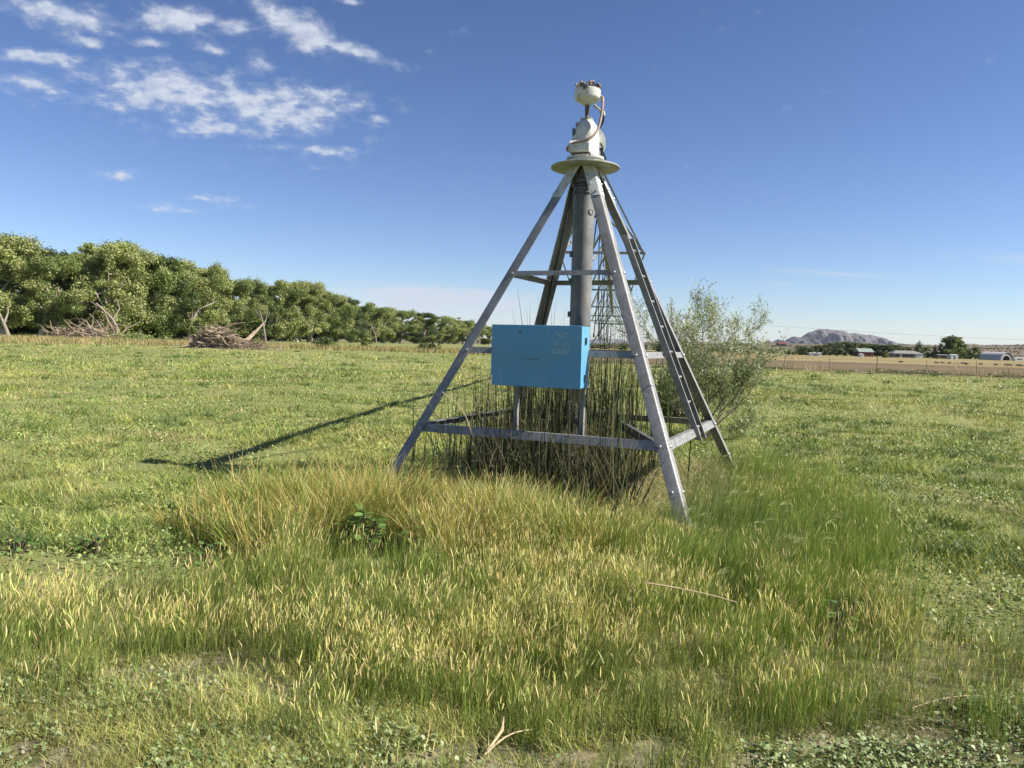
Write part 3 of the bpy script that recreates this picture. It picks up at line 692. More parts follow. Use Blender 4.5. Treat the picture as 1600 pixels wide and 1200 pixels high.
def poly_pts(poly, n, pad=.35, jt=1.5, rj=.3):
    p = np.array([q_[:2] for q_ in poly]); lo_, hi_ = p.min(0)-pad, p.max(0)+pad
    x = NRG.rand(n)*(hi_[0]-lo_[0])+lo_[0]; y = NRG.rand(n)*(hi_[1]-lo_[1])+lo_[1]
    jx = x+(fbm(x, y, .6, 21)-.5)*jt+(NRG.rand(n)-.5)*rj; jy = y+(fbm(x, y, .6, 27)-.5)*jt+(NRG.rand(n)-.5)*rj*1.3
    k = inpoly(jx, jy, p) & clear_box(x, y); return x[k], y[k]

# ---- tall seeding grass
def tall_grass():
    x, y = poly_pts(seed_poly, 940000, .8, 1.6, .55)
    den = fbm(x, y, .55, 2); tuft = vn(x, y, .085, 44); keep = NRG.rand(len(x)) < np.clip((den-.24)*3.2, .10, 1)*np.clip(y/4.5, .45, 1)*np.clip((tuft-.30)*4.5, .06, 1.25)
    insed = inpoly(x, y, [p_[:2] for p_ in sedge_poly]); keep &= ~(insed & (NRG.rand(len(x)) < .68))
    ins = inpoly(x, y, [p_[:2] for p_ in tower_poly]); keep &= ~(ins & (NRG.rand(len(x)) < .75)); keep &= NRG.rand(len(x)) > bare(x, y)
    x, y = x[keep], y[keep]; n = len(x)
    hh = (.17+.22*fbm(x, y, .8, 6))*(.7+.6*NRG.rand(n))*np.interp(y, [2.8, 3.6, 5], [.62, .85, 1.0])*(.70+.6*vn(x, y, .17, 46))
    dl = np.maximum(0, np.hypot((x-1.62)/.55, np.minimum(y-6.5, 0))); nearleg = (np.abs(x-1.62) < .6) & (y < 6.8) & (y > 5.2); hh = np.where(nearleg, np.minimum(hh, .05+.20*np.abs(y-6.55)+.25*np.maximum(0, np.abs(x-1.62)-.25)), hh)
    base = on_ground(x, y); a = NRG.rand(n)*6.28; ln = NRG.rand(n)*.20
    dirs = np.stack([np.cos(a)*ln+.05, np.sin(a)*ln, np.ones(n)], -1)
    bend = np.stack([np.cos(a)*.18+.10*NRG.rand(n), np.sin(a)*.18, -.06*NRG.rand(n)], -1)*(NRG.rand(n, 1)*1.3)
    yel = fbm(x, y, .9, 12)[:, None]; dk = (.72+.82*fbm(x, y, .7, 17))[:, None]
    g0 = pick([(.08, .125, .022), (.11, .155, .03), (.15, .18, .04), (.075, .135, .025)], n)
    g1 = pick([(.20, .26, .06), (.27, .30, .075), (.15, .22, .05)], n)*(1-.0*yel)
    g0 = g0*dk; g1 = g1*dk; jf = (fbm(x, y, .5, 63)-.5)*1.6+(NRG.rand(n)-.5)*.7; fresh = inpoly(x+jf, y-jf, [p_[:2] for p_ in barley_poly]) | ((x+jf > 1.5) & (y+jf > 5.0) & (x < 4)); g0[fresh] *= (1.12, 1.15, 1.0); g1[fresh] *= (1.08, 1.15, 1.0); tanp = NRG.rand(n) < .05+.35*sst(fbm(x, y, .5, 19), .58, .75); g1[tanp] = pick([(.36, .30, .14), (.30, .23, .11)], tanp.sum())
    head = NRG.rand(n) < .12+.50*sst(yel[:, 0], .35, .65); head &= ~(fresh & (NRG.rand(n) < .55)); tanp &= ~fresh
    wdt_ = .0016+.0018*NRG.rand(n)
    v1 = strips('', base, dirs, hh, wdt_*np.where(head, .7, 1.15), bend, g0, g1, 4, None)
    tips = v1[3][head]; m_ = head.sum()
    dh = unit_rows(dirs[head]+2*bend[head]+NRG.normal(0, .08, (m_, 3)))
    c0 = pick([(.44, .44, .13), (.54, .50, .17), (.36, .39, .11), (.56, .49, .22), (.44, .35, .16)], m_, .22); c1 = c0*np.array([1.15, 1.1, 1.2])
    dr = NRG.rand(m_) < .05; c0[dr] = (.46, .32, .16)
    lh = .028+.036*NRG.rand(m_)
    v2 = strips('', tips-dh*.01, dh, lh, (.0030+.0020*NRG.rand(m_)), NRG.normal(0, .14, (m_, 3)), c0, np.clip(c1, 0, 1), 4, None, 'spindle')
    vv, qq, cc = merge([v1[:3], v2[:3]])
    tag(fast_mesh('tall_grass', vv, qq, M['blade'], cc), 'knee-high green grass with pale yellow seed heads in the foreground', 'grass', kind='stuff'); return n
def unit_rows(a): return a/np.linalg.norm(a, axis=1, keepdims=True)
tall_grass()

# ---- golden sedge in tussocks in front of the tower
def sedge():
    cx_, cy_ = poly_pts(sedge_poly, 2300, .5, .7, .75); kk = (NRG.rand(len(cx_)) > bare(cx_, cy_)*1.1) & (fbm(cx_, cy_, .7, 15) > .30+.15*NRG.rand(len(cx_))); cx_, cy_ = cx_[kk], cy_[kk]; nc = len(cx_); per = 46
    R_ = .05+.05*NRG.rand(nc)
    x = np.repeat(cx_, per)+NRG.normal(0, 1, nc*per)*np.repeat(R_, per); y = np.repeat(cy_, per)+NRG.normal(0, 1, nc*per)*np.repeat(R_, per)
    n = len(x); a = np.arctan2(y-np.repeat(cy_, per), x-np.repeat(cx_, per))+NRG.normal(0, .6, n)
    hh = np.repeat(.20+.46*fbm(cx_, cy_, .6, 14)*(.6+.6*NRG.rand(nc)), per)*(.55+.7*NRG.rand(n)); out_ = .15+.45*NRG.rand(n)
    dirs = np.stack([np.cos(a)*out_+.04, np.sin(a)*out_, np.ones(n)], -1)
    bend = np.stack([np.cos(a)*.42+.12, np.sin(a)*.42, -.30*np.ones(n)], -1)*(NRG.rand(n, 1))
    tone = np.repeat(np.array([(.6, .95, .6), (1, 1, 1), (1.05, .95, .85), (1.15, 1.02, .9)])[NRG.randint(0, 4, nc)], per, 0); c0 = pick([(.09, .13, .024), (.13, .165, .032), (.19, .19, .05)], n)*tone; c1 = pick([(.42, .37, .11), (.56, .47, .18), (.27, .30, .07), (.62, .50, .25), (.14, .20, .035), (.34, .33, .09), (.36, .25, .12)], n)*tone
    v = strips('', on_ground(x, y), dirs, hh, .0045+.0040*NRG.rand(n), bend, c0, c1, 5, None)
    tag(fast_mesh('golden_sedge', *v[:2], M['blade'], v[2]), 'band of arching golden sedge tussocks in front of the tower legs', 'sedge', kind='stuff')
sedge()

# ---- short field grass, evenly spread over the picture's depth
def field():
    parts_ = []
    for (n, d0, d1, L, hk, wk) in ((500000, 2.1, 9, 3, .85, .66), (460000, 7, 30, 2, 1.0, 1.0), (200000, 24, 125, 2, 1.0, 1.0)):
        iv = 1/d1+NRG.rand(n)*(1/d0-1/d1); d = 1/iv; qx = (NRG.rand(n)*2-1)*1.0; x, y = qx*d, d
        dn_ = fbm(x, y, .5*np.sqrt(d0/2.3), 31); k = NRG.rand(n) < np.clip((dn_-.30)*3.6, .10, 1)
        k &= ~(inpoly(x, y, [p_[:2] for p_ in seed_poly]) & (NRG.rand(n) < .30) & (d < 9))
        ed = 66.13-(x-23.06)*.396
        k &= ~((x > .05*y) & (y > ed*.985)) & (y < 118); k &= NRG.rand(n) > bare(x, y)*.9
        x, y, d = x[k], y[k], d[k]; n = len(x)
        scl = 1+d/26.0
        pt = fbm(x, y, 2.2, 41); p2 = fbm(x, y*.6, 7.5, 47)
        hh = hk*(.022+.042*NRG.rand(n))*(.7+1.0*sst(pt, .45, .75))*np.minimum(scl, 2.6)
        a = NRG.rand(n)*6.28; ln = .25+.6*NRG.rand(n)
        dirs = np.stack([np.cos(a)*ln, np.sin(a)*ln, np.ones(n)], -1); bend = np.stack([np.cos(a)*.5, np.sin(a)*.5, -.3*np.ones(n)], -1)*NRG.rand(n, 1)
        G = pick([(.15, .21, .05), (.20, .26, .06), (.25, .30, .075), (.12, .19, .045)], n)
        Y = pick([(.40, .40, .12), (.48, .44, .17), (.34, .37, .09)], n); S = pick([(.50, .41, .24), (.44, .33, .18), (.36, .31, .17)], n)
        my = (sst(p2+.25*(pt-.5), .40, .62)*.72+.08)[:, None]; c = np.where(NRG.rand(n, 1) < my, Y, G)
        ms = sst(fbm(x, y, 1.1, 53), .58, .76)[:, None]*.6+.07; c = np.where(NRG.rand(n, 1) < ms, S, c); c = c*((.62+.70*fbm(x, y*.7, 2.6, 57))*np.interp(y, [2.5, 5, 8], [.80, .86, 1]))[:, None]*(.65+.7*vn(x, y, .22, 58))[:, None]
        wd = wk*(.0035+.003*NRG.rand(n))*np.maximum(1, d/5.0)
        parts_.append(strips('', on_ground(x, y), dirs, hh, wd, bend, c*.8, c*1.1, L, None)[:3])
    tag(fast_mesh('field_grass', *(lambda r: (r[0], r[1]))(merge(parts_)), M['blade'], merge(parts_)[2]), 'short patchy green and straw coloured grass covering the field', 'grass', kind='stuff')
field()

# ---- clumps and tufts further out that throw small shadows
def tufts():
    iv = NRG.rand(5200)*(1/5.5-1/90)+1/90; d = 1/iv; x = (NRG.rand(5200)*2-1)*.85*d; y = d
    k = (fbm(x, y, 3, 61) > .40+.2*NRG.rand(len(x))) & ~inpoly(x, y, [p_[:2] for p_ in seed_poly]) & ~inpoly(x, y, [p_[:2] for p_ in tower_poly]) & ~((x > .05*y) & (y > (66.13-(x-23.06)*.396)*.97))
    x, y, d = x[k], y[k], d[k]; nc = len(x); per = 42; r = (.05+.13*NRG.rand(nc))*(1+d/40)
    X = np.repeat(x, per)+NRG.normal(0, 1, nc*per)*np.repeat(r, per); Y = np.repeat(y, per)+NRG.normal(0, .7, nc*per)*np.repeat(r, per); n = len(X)
    a = NRG.rand(n)*6.28; ln = .2+.6*NRG.rand(n)
    hh = np.repeat((.07+.10*NRG.rand(nc)**2)*(1+d/60), per)*(.6+.5*NRG.rand(n))
    dirs = np.stack([np.cos(a)*ln, np.sin(a)*ln, np.ones(n)], -1); bend = np.stack([np.cos(a)*.5, np.sin(a)*.5, -.35*np.ones(n)], -1)*NRG.rand(n, 1)
    pc_ = pick([(.06, .11, .025), (.09, .15, .035), (.24, .29, .06), (.12, .18, .04), (.40, .40, .12)], nc); c = np.repeat(pc_, per, 0)*(.8+.4*NRG.rand(n, 1))
    wd = (.005+.004*NRG.rand(n))*np.maximum(1, np.repeat(d, per)/9)
    v = strips('', on_ground(X, Y), dirs, hh, wd, bend, c*.75, c*1.15, 3, None)
    tag(fast_mesh('grass_tufts', *v[:2], M['blade'], v[2]), 'scattered darker tufts of weeds and grass standing out of the mown field', 'grass', kind='stuff')
tufts()

# ---- bearded wild barley right of the near leg
def barley():
    x, y = poly_pts(barley_poly, 16000, .1, .6); n = len(x)
    hh = .26+.22*NRG.rand(n); a = NRG.rand(n)*6.28
    dirs = np.stack([.10+np.cos(a)*.15, np.sin(a)*.15, np.ones(n)], -1); bend = np.stack([.30*NRG.rand(n), np.sin(a)*.1, -.1*NRG.rand(n)], -1)
    v1 = strips('', on_ground(x, y), dirs, hh, np.full(n, .0036), bend, pick([(.10, .16, .04)], n), pick([(.22, .28, .08), (.28, .31, .09), (.18, .25, .06)], n), 4, None)
    hd = NRG.rand(n) < .010; tips = v1[3][hd]; m_ = hd.sum(); out_ = [v1[:3]]
    for k in range(9):
        d_ = unit_rows(np.stack([.75+NRG.normal(0, .16, m_), NRG.normal(0, .22, m_), .55+NRG.normal(0, .2, m_)], -1))
        out_.append(strips('', tips, d_, .085+.04*NRG.rand(m_), np.full(m_, .0034), np.tile([[.2, 0, -.35]], (m_, 1)), pick([(.44, .48, .18)], m_), pick([(.62, .62, .32)], m_), 3, None)[:3])
    vv, qq, cc = merge(out_); tag(fast_mesh('wild_barley', vv, qq, M['blade'], cc), 'bright green wild barley with pale bearded heads beside the near tower leg', 'barley', kind='stuff')
barley()

# ---- reeds standing inside the tower
def reeds():
    n = 860; tp = np.array([p_[:2] for p_ in [cor(k, 0, .05) for k in range(4)]])
    x = CX+(NRG.rand(n*3)*2-1)*2.3; y = CY+(NRG.rand(n*3)*2-1)*2.3; k = inpoly(x, y, tp) & (fbm(x, y, .5, 71) > .36)
    k &= ~((x > CX+.35) & (y < CY+.4) & (NRG.rand(len(x)) < .93)) & (x < CX+1.0+NRG.rand(len(x))*.35) & ~((x < CX-1.2) & (NRG.rand(len(x)) < .7))
    x, y = x[k][:n], y[k][:n]; n = len(x)
    hh = 1.05+.75*NRG.rand(n)**1.3; tallm = NRG.rand(n) < .08; hh[tallm] += .55
    inf = ((x-bcn[0])*nf[0]+(y-bcn[1])*nf[1] > -.1) & (NRG.rand(n) < .93); hh[inf] = np.minimum(hh[inf], .75+.35*NRG.rand(inf.sum()))
    lt = np.where(x < CX-.5, .8, 1.0); hh *= lt
    a = NRG.rand(n)*6.28; ln = .03+.10*NRG.rand(n)**2
    dirs = np.stack([np.cos(a)*ln, np.sin(a)*ln, np.ones(n)], -1); bend = np.stack([np.cos(a), np.sin(a), -.2*np.ones(n)], -1)*(.10*NRG.rand(n, 1)**2)
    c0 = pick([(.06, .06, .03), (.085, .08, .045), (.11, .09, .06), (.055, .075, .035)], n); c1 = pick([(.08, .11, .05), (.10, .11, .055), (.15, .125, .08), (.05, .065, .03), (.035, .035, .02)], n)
    v1 = strips('', on_ground(x, y, .02), dirs, hh, .010+.010*NRG.rand(n), bend, c0, c1, 6, None)
    # broken, folded leaves
    m_ = 420; j_ = NRG.randint(0, n, m_); f_ = .35+.5*NRG.rand(m_)
    st = on_ground(x[j_], y[j_])+dirs[j_]*(hh[j_]*f_)[:, None]
    a = NRG.rand(m_)*6.28; d_ = unit_rows(np.stack([np.cos(a), np.sin(a), NRG.rand(m_)*1.2-.2], -1))
    v2 = strips('', st, d_, .20+.5*NRG.rand(m_), .008+.006*NRG.rand(m_), np.tile([[0, 0, -.55]], (m_, 1))*NRG.rand(m_, 1), c1[j_], pick([(.26, .23, .14), (.12, .11, .06)], m_), 5, None)
    # dark skirt of dense lower leaves
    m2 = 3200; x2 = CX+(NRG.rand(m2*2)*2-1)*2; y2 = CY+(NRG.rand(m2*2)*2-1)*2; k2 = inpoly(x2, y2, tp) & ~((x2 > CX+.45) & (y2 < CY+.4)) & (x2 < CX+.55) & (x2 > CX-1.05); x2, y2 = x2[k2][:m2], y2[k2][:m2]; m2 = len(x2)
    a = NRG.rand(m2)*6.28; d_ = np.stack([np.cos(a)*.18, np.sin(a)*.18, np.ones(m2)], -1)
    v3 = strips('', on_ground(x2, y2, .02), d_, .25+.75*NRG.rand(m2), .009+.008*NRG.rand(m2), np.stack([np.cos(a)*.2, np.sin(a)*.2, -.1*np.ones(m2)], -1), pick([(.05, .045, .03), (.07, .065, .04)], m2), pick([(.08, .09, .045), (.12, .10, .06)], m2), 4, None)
    m4 = 260; x4 = CX-.55+NRG.rand(m4)*1.4; y4 = CY-.05+NRG.rand(m4)*1.3; d_ = np.stack([NRG.normal(0, .05, m4), NRG.normal(0, .05, m4), np.ones(m4)], -1)
    k4 = inpoly(x4, y4, tp); x4, y4, d_ = x4[k4], y4[k4], d_[k4]; m4 = len(x4)
    v5 = strips('', on_ground(x4, y4), d_, 1.15+.95*NRG.rand(m4)**1.6, .011+.008*NRG.rand(m4), NRG.normal(0, .06, (m4, 3)), pick([(.05, .06, .03), (.08, .075, .045)], m4), pick([(.08, .10, .045), (.11, .11, .06), (.05, .05, .03)], m4), 6, None)
    # leaning green stalks in front, left part
    m3 = 34; bx_ = np.interp(NRG.rand(m3), [0, 1], [-1.1, .9]); by_ = 7.75-(bx_+.6)*.30+NRG.rand(m3)*.35
    d_ = np.stack([NRG.normal(0, .14, m3), NRG.normal(0, .1, m3), np.ones(m3)], -1)
    v4 = strips('', on_ground(bx_, by_), d_, .55+.5*NRG.rand(m3)+.5*(NRG.rand(m3) < .2), np.full(m3, .011), np.stack([NRG.normal(0, .12, m3), NRG.normal(0, .05, m3), np.zeros(m3)], -1), pick([(.15, .17, .09)], m3), pick([(.26, .27, .15), (.34, .30, .15)], m3), 7, None, sides=np.tile([[1., 0, 0]], (m3, 1)))
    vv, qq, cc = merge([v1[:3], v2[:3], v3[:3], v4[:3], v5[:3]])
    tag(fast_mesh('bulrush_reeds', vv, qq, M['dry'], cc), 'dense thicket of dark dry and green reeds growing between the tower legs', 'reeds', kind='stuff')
reeds()
# ---- dry straw under the tower, right half
def straw():
    n = 5200; x = CX+.2+NRG.rand(n)*1.9; y = CY-1.5+NRG.rand(n)*2.6; k = inpoly(x, y, [cor(q_, 0, .35)[:2] for q_ in range(4)]); x, y = x[k], y[k]; n = len(x)
    a = NRG.rand(n)*6.28; d_ = unit_rows(np.stack([np.cos(a), np.sin(a), .2+1.3*NRG.rand(n)], -1)); b0_ = on_ground(x, y); b0_[:, 2] += NRG.rand(n)*.16
    v = strips('', b0_, d_, .12+.30*NRG.rand(n), .0035+.003*NRG.rand(n), np.stack([np.cos(a), np.sin(a), -1.0*np.ones(n)], -1)*.5*NRG.rand(n, 1), pick([(.30, .25, .14), (.40, .34, .20), (.16, .20, .05)], n), pick([(.50, .43, .27), (.40, .31, .19), (.24, .28, .08)], n), 4, None)
    tag(fast_mesh('dry_straw', *v[:2], M['dry'], v[2]), 'mat of tan dead straw under the right half of the tower', 'straw', kind='stuff')
straw()

# ---- mallow and clover leaves on the open ground near the camera
def leaves_flat(name, x, y, rad_, lift, pal, label, cat, kind='stuff', mat='leaf', tilt=.65, K=9, parent=None, jit=.2):
    n = len(x); th = np.linspace(0, 2*np.pi, K, endpoint=False)+.0
    rr_ = rad_[:, None]*(1+.20*np.cos(th*(K-1)/2)[None]); rr_[:, 0] *= .35
    nrm = unit_rows(np.stack([NRG.normal(.15, tilt, n), NRG.normal(0, tilt, n), np.ones(n)], -1)); a = NRG.rand(n)*6.28
    t1 = unit_rows(np.cross(nrm, np.stack([np.cos(a), np.sin(a), np.zeros(n)], -1))); t2 = np.cross(nrm, t1)
    c = np.stack([x, y, terr(x, y)+lift], -1)
    v = c[:, None]+t1[:, None]*(rr_*np.cos(th))[..., None]+t2[:, None]*(rr_*np.sin(th))[..., None]
    col = np.repeat(pick(pal, n, jit), K, 0); q = (np.arange(n)[:, None]*K+np.arange(K)[None]).reshape(-1, K)
    return v.reshape(-1, 3), q, col
def mallow():
    n = 130000; iv = 1/7+NRG.rand(n)*(1/2.2-1/7); y = 1/iv; x = (NRG.rand(n)*2-1)*.85*y
    dn_ = fbm(x, y, .38, 81); left = sst(-x, .3, 1.0); zone = (~inpoly(x, y, [p_[:2] for p_ in seed_poly]))
    k = zone & (NRG.rand(n) < np.clip((dn_-.42)*3.0, 0, .8)*np.clip(1.35-(y-2.8)*.32, .02, 1)) & clear_box(x, y) & (NRG.rand(n) > bare(x, y)*.85)
    x, y = x[k], y[k]
    v, q, c = leaves_flat('', x, y, .004+.0075*NRG.rand(len(x))**1.4, .008+.045*NRG.rand(len(x)), [(.17, .225, .085), (.22, .28, .12), (.13, .18, .06), (.26, .31, .15)], '', '')
    tag(fast_mesh('mallow_ground_cover', v, q, M['leaf'], c), 'low grey-green round-leaved mallow creeping over bare soil in the near foreground', 'ground cover', kind='stuff')
    n = 190000; d = 1/(1/45+NRG.rand(n)*(1/4.5-1/45)); x = (NRG.rand(n)*2-1)*.85*d; y = d
    k = (fbm(x, y, 1.1, 87) > .36+.34*NRG.rand(n)) & (vn(x, y, .16, 88) > .6*NRG.rand(n)) & (NRG.rand(n) < np.clip((y-3)/9, .22, 1)) & ~inpoly(x, y, [p_[:2] for p_ in seed_poly]) & ~inpoly(x, y, [p_[:2] for p_ in tower_poly]); x, y, d = x[k], y[k], d[k]
    v, q, c = leaves_flat('', x, y, (.005+.006*NRG.rand(len(x)))*(1+y/17), .02+.09*NRG.rand(len(x)), [(.16, .22, .06), (.20, .26, .08), (.12, .18, .05), (.26, .29, .10)], '', '', tilt=1.0)
    tag(fast_mesh('broadleaf_weeds', v, q, M['leaf'], c), 'patches of darker broad-leaved weeds spreading through the mid field', 'ground cover', kind='stuff')
mallow()
def pebbles():
    n = 2200; y = 1/(1/4.6+NRG.rand(n)*(1/2.3-1/4.6)); x = (NRG.rand(n)*2-1)*.8*y; k = (fbm(x, y, .4, 91) > .5) & ~inpoly(x, y, [p_[:2] for p_ in seed_poly]); x, y = x[k], y[k]; n = len(x)
    ico = np.array([(0, 0, 1), (.9, 0, .3), (.28, .85, .3), (-.72, .53, .3), (-.72, -.53, .3), (.28, -.85, .3), (0, 0, -.6)]); fc = np.array([(0, 1, 2), (0, 2, 3), (0, 3, 4), (0, 4, 5), (0, 5, 1), (6, 2, 1), (6, 3, 2), (6, 4, 3), (6, 5, 4), (6, 1, 5)])
    s_ = (.005+.012*NRG.rand(n)**2)[:, None, None]*(1+.35*NRG.normal(size=(n, 7, 3)).clip(-1, 1)); c = on_ground(x, y, 0); c[:, 2] += .002
    v = (c[:, None]+ico[None]*s_).reshape(-1, 3); q = (np.arange(n)[:, None, None]*7+fc[None]).reshape(-1, 3)
    tag(fast_mesh('pebbles', v, q, worn('pale soil clods', (.36, .31, .25), (.26, .22, .17), 30, .95, 0, .1)), 'small pale clods and pebbles on bare soil in the near foreground', 'pebbles', kind='stuff')
pebbles()

# ---- individual broad-leaved weeds
def dock(px, py, n, size, label, h=.12, grp='broad-leaved dock plants in the grass'):
    b = g(px, py); b[2] = float(terr(b[0], b[1])); o = tag(empty('dock_plant', tuple(b)), label, 'weed', grp)
    vs_, qs_, cs_ = [], [], []
    rs = np.random.RandomState(int(px)); K = 5
    st = MB()
    for i_ in range(n):
        a_ = rs.rand()*6.28; r0 = rs.rand()*size*1.6; c = V3((r0*math.cos(a_)*1.5, r0*math.sin(a_), h*(.35+.9*rs.rand())*(1-.35*r0/(size*1.6))))
        d_ = unit((math.cos(a_)+rs.normal(0, .5), math.sin(a_)+rs.normal(0, .5), rs.uniform(-.2, .6))); s_ = unit(np.cross(d_, (rs.normal(0, .3), rs.normal(0, .3), 1))); nn_ = np.cross(s_, d_)
        L_ = size*(.7+.6*rs.rand()); Wd = L_*.30
        col = V3([(.095, .175, .04), (.13, .22, .055), (.07, .135, .03)][rs.randint(3)])*(.85+.3*rs.rand())
        k0 = len(vs_)
        for t_, w_ in ((0, .1), (.25, .85), (.5, 1), (.78, .6), (1, .05)):
            p = c+d_*L_*t_-V3((0, 0, 1))*L_*.25*t_*t_
            for s2 in (-1, 0, 1): vs_.append(p+s_*Wd*w_*s2+nn_*(.12*Wd if s2 else 0)); cs_.append(col*(1.15 if s2 == 0 else 1))
        for t_ in range(4):
            for s2 in range(2): q0 = k0+t_*3+s2; qs_.append((q0, q0+1, q0+4, q0+3))
        st.tube([(c[0]*.3, c[1]*.3, 0), (c[0]*.8, c[1]*.8, c[2]*.7), tuple(c)], .0035, 5)
    fast_mesh('leaves', np.array(vs_), np.array(qs_), M['leaf'], np.array(cs_), o, smooth=True); st.build('stalks', M['twig'], o)
dock(565, 868, 95, .085, 'large dark green broad-leaved plant at the foot of the golden sedge, left of centre', .30, None)
dock(655, 868, 36, .065, 'smaller broad-leaved plant just right of the large dark one by the sedge', .22, None)
dock(150, 868, 26, .055, 'low leafy green weed at the left edge where mown field meets tall grass', .12, None)
dock(25, 870, 26, .055, 'broad-leaved weed at the far left picture edge beside the tall grass', .12, None)
dock(320, 880, 14, .08, 'small pale leafed weed among tall grass left of the golden sedge', .16, None)
dock(1305, 1010, 9, .06, 'small light green leafy plant in the tall grass at right', .26, None)
dock(385, 745, 30, .045, 'dark leafy weed patch at the left end of the golden sedge', .14, None)
dock(270, 790, 30, .035, 'leafy weed patch on the mown grass near the pole shadow tip', .07, None)
dock(1255, 690, 26, .035, 'dark weed clump on the mown field right of the willow bush', .12, None)
dock(1530, 1115, 60, .035, 'small-leaved weed patch at the lower right corner', .05, None)

def stalk(name, p0, p1, r, label, n=6, sag=.03, mat='dry', heads=0, grp=None, cat='dry stalk'):
    pts = []
    for k in range(n):
        t_ = k/(n-1); p = V3(p0)*(1-t_)+V3(p1)*t_; p[2] += float(terr(p[0], p[1]))+sag*math.sin(t_*math.pi); pts.append(p)
    mb = MB().tube(pts, [r*(1-.5*k/(n-1)) for k in range(n)], 6)
    if heads:
        a_ = V3(pts[0]); mb.tube([a_, a_+(V3(pts[-1])-a_)*.5+V3((-.03, .03, .03)), a_+(V3(pts[-1])-a_)*.8+V3((-.08, .07, .04))], [r, r*1.5, r*.3], 6)
    return tag(mb.build(name, M['straw1']), label, cat, grp)
M['straw1'] = worn('pale straw', (.50, .40, .24), (.40, .30, .17), 12, .8, 0, .1)
a_, b_ = g(1010, 918, .33), g(1152, 946, .28); stalk('fallen_reed', (a_[0], a_[1], .33), (b_[0], b_[1], .27), .005, 'long pale dry reed lying across the tall grass right of centre', sag=.01)
a_, b_ = g(757, 1188), g(832, 1158); stalk('fallen_reed', (a_[0], a_[1], .02), (b_[0], b_[1], .05), .0045, 'bleached straw stalk bundle lying on bare soil at the bottom of the picture', heads=1)
a_, b_ = g(318, 1100), g(385, 1102); stalk('fallen_reed', (a_[0], a_[1], .03), (b_[0], b_[1], .05), .003, 'thin tan straw lying on mallow leaves at lower left')
a_, b_ = g(1425, 1112), g(1552, 1106); stalk('fallen_reed', (a_[0], a_[1], .03), (b_[0], b_[1], .05), .0035, 'thin dry stem lying on the low weeds at lower right')
# curved golden dead reeds at the left foot of the tower
for i_, (pp, lab) in enumerate([([(746, 718), (737, 655), (757, 615), (803, 627 - 15)], 'tall golden dead reed arching over toward the box post'), ([(752, 730), (741, 690), (722, 640), (690, 612)], 'thin golden reed leaning left across the lower cross beam'), ([(757, 726), (756, 650), (766, 610), (768, 585)], 'upright golden reed beside the left edge of the blue box')]):
    pts = smooth_path([at(px2, py2, 7.65-.02*k_) for k_, (px2, py2) in enumerate(pp)]); pts[0][2] = 0
    tag(MB().tube(pts, [.007*(1-.6*k_/len(pts)) for k_ in range(len(pts))], 6).build('dead_reed', M['straw1']), lab, 'dry reed')
# tangle of grey dead weed at the pipe foot
rs = np.random.RandomState(4); mb = MB(); b = g(893, 765)
for k in range(130):
    a_ = rs.rand()*6.28; el_ = rs.uniform(-.3, 1.2); p = V3((b[0]+rs.normal(0, .10), b[1]+rs.normal(0, .08), .10+rs.rand()*.14)); q1 = p+unit((math.cos(a_), math.sin(a_), el_))*.09; q2 = q1+unit((math.cos(a_+rs.normal(0, 1)), math.sin(a_), el_-.6))*.07
    mb.tube([p, q1, q2], [.004, .003, .0015], 5)
tag(mb.build('tumbleweed', worn('grey dead stems', (.30, .26, .24), (.20, .16, .15), 12, .9, 0, .1)), 'grey tangled dead weed at the foot of the bent riser pipe', 'dead weed')

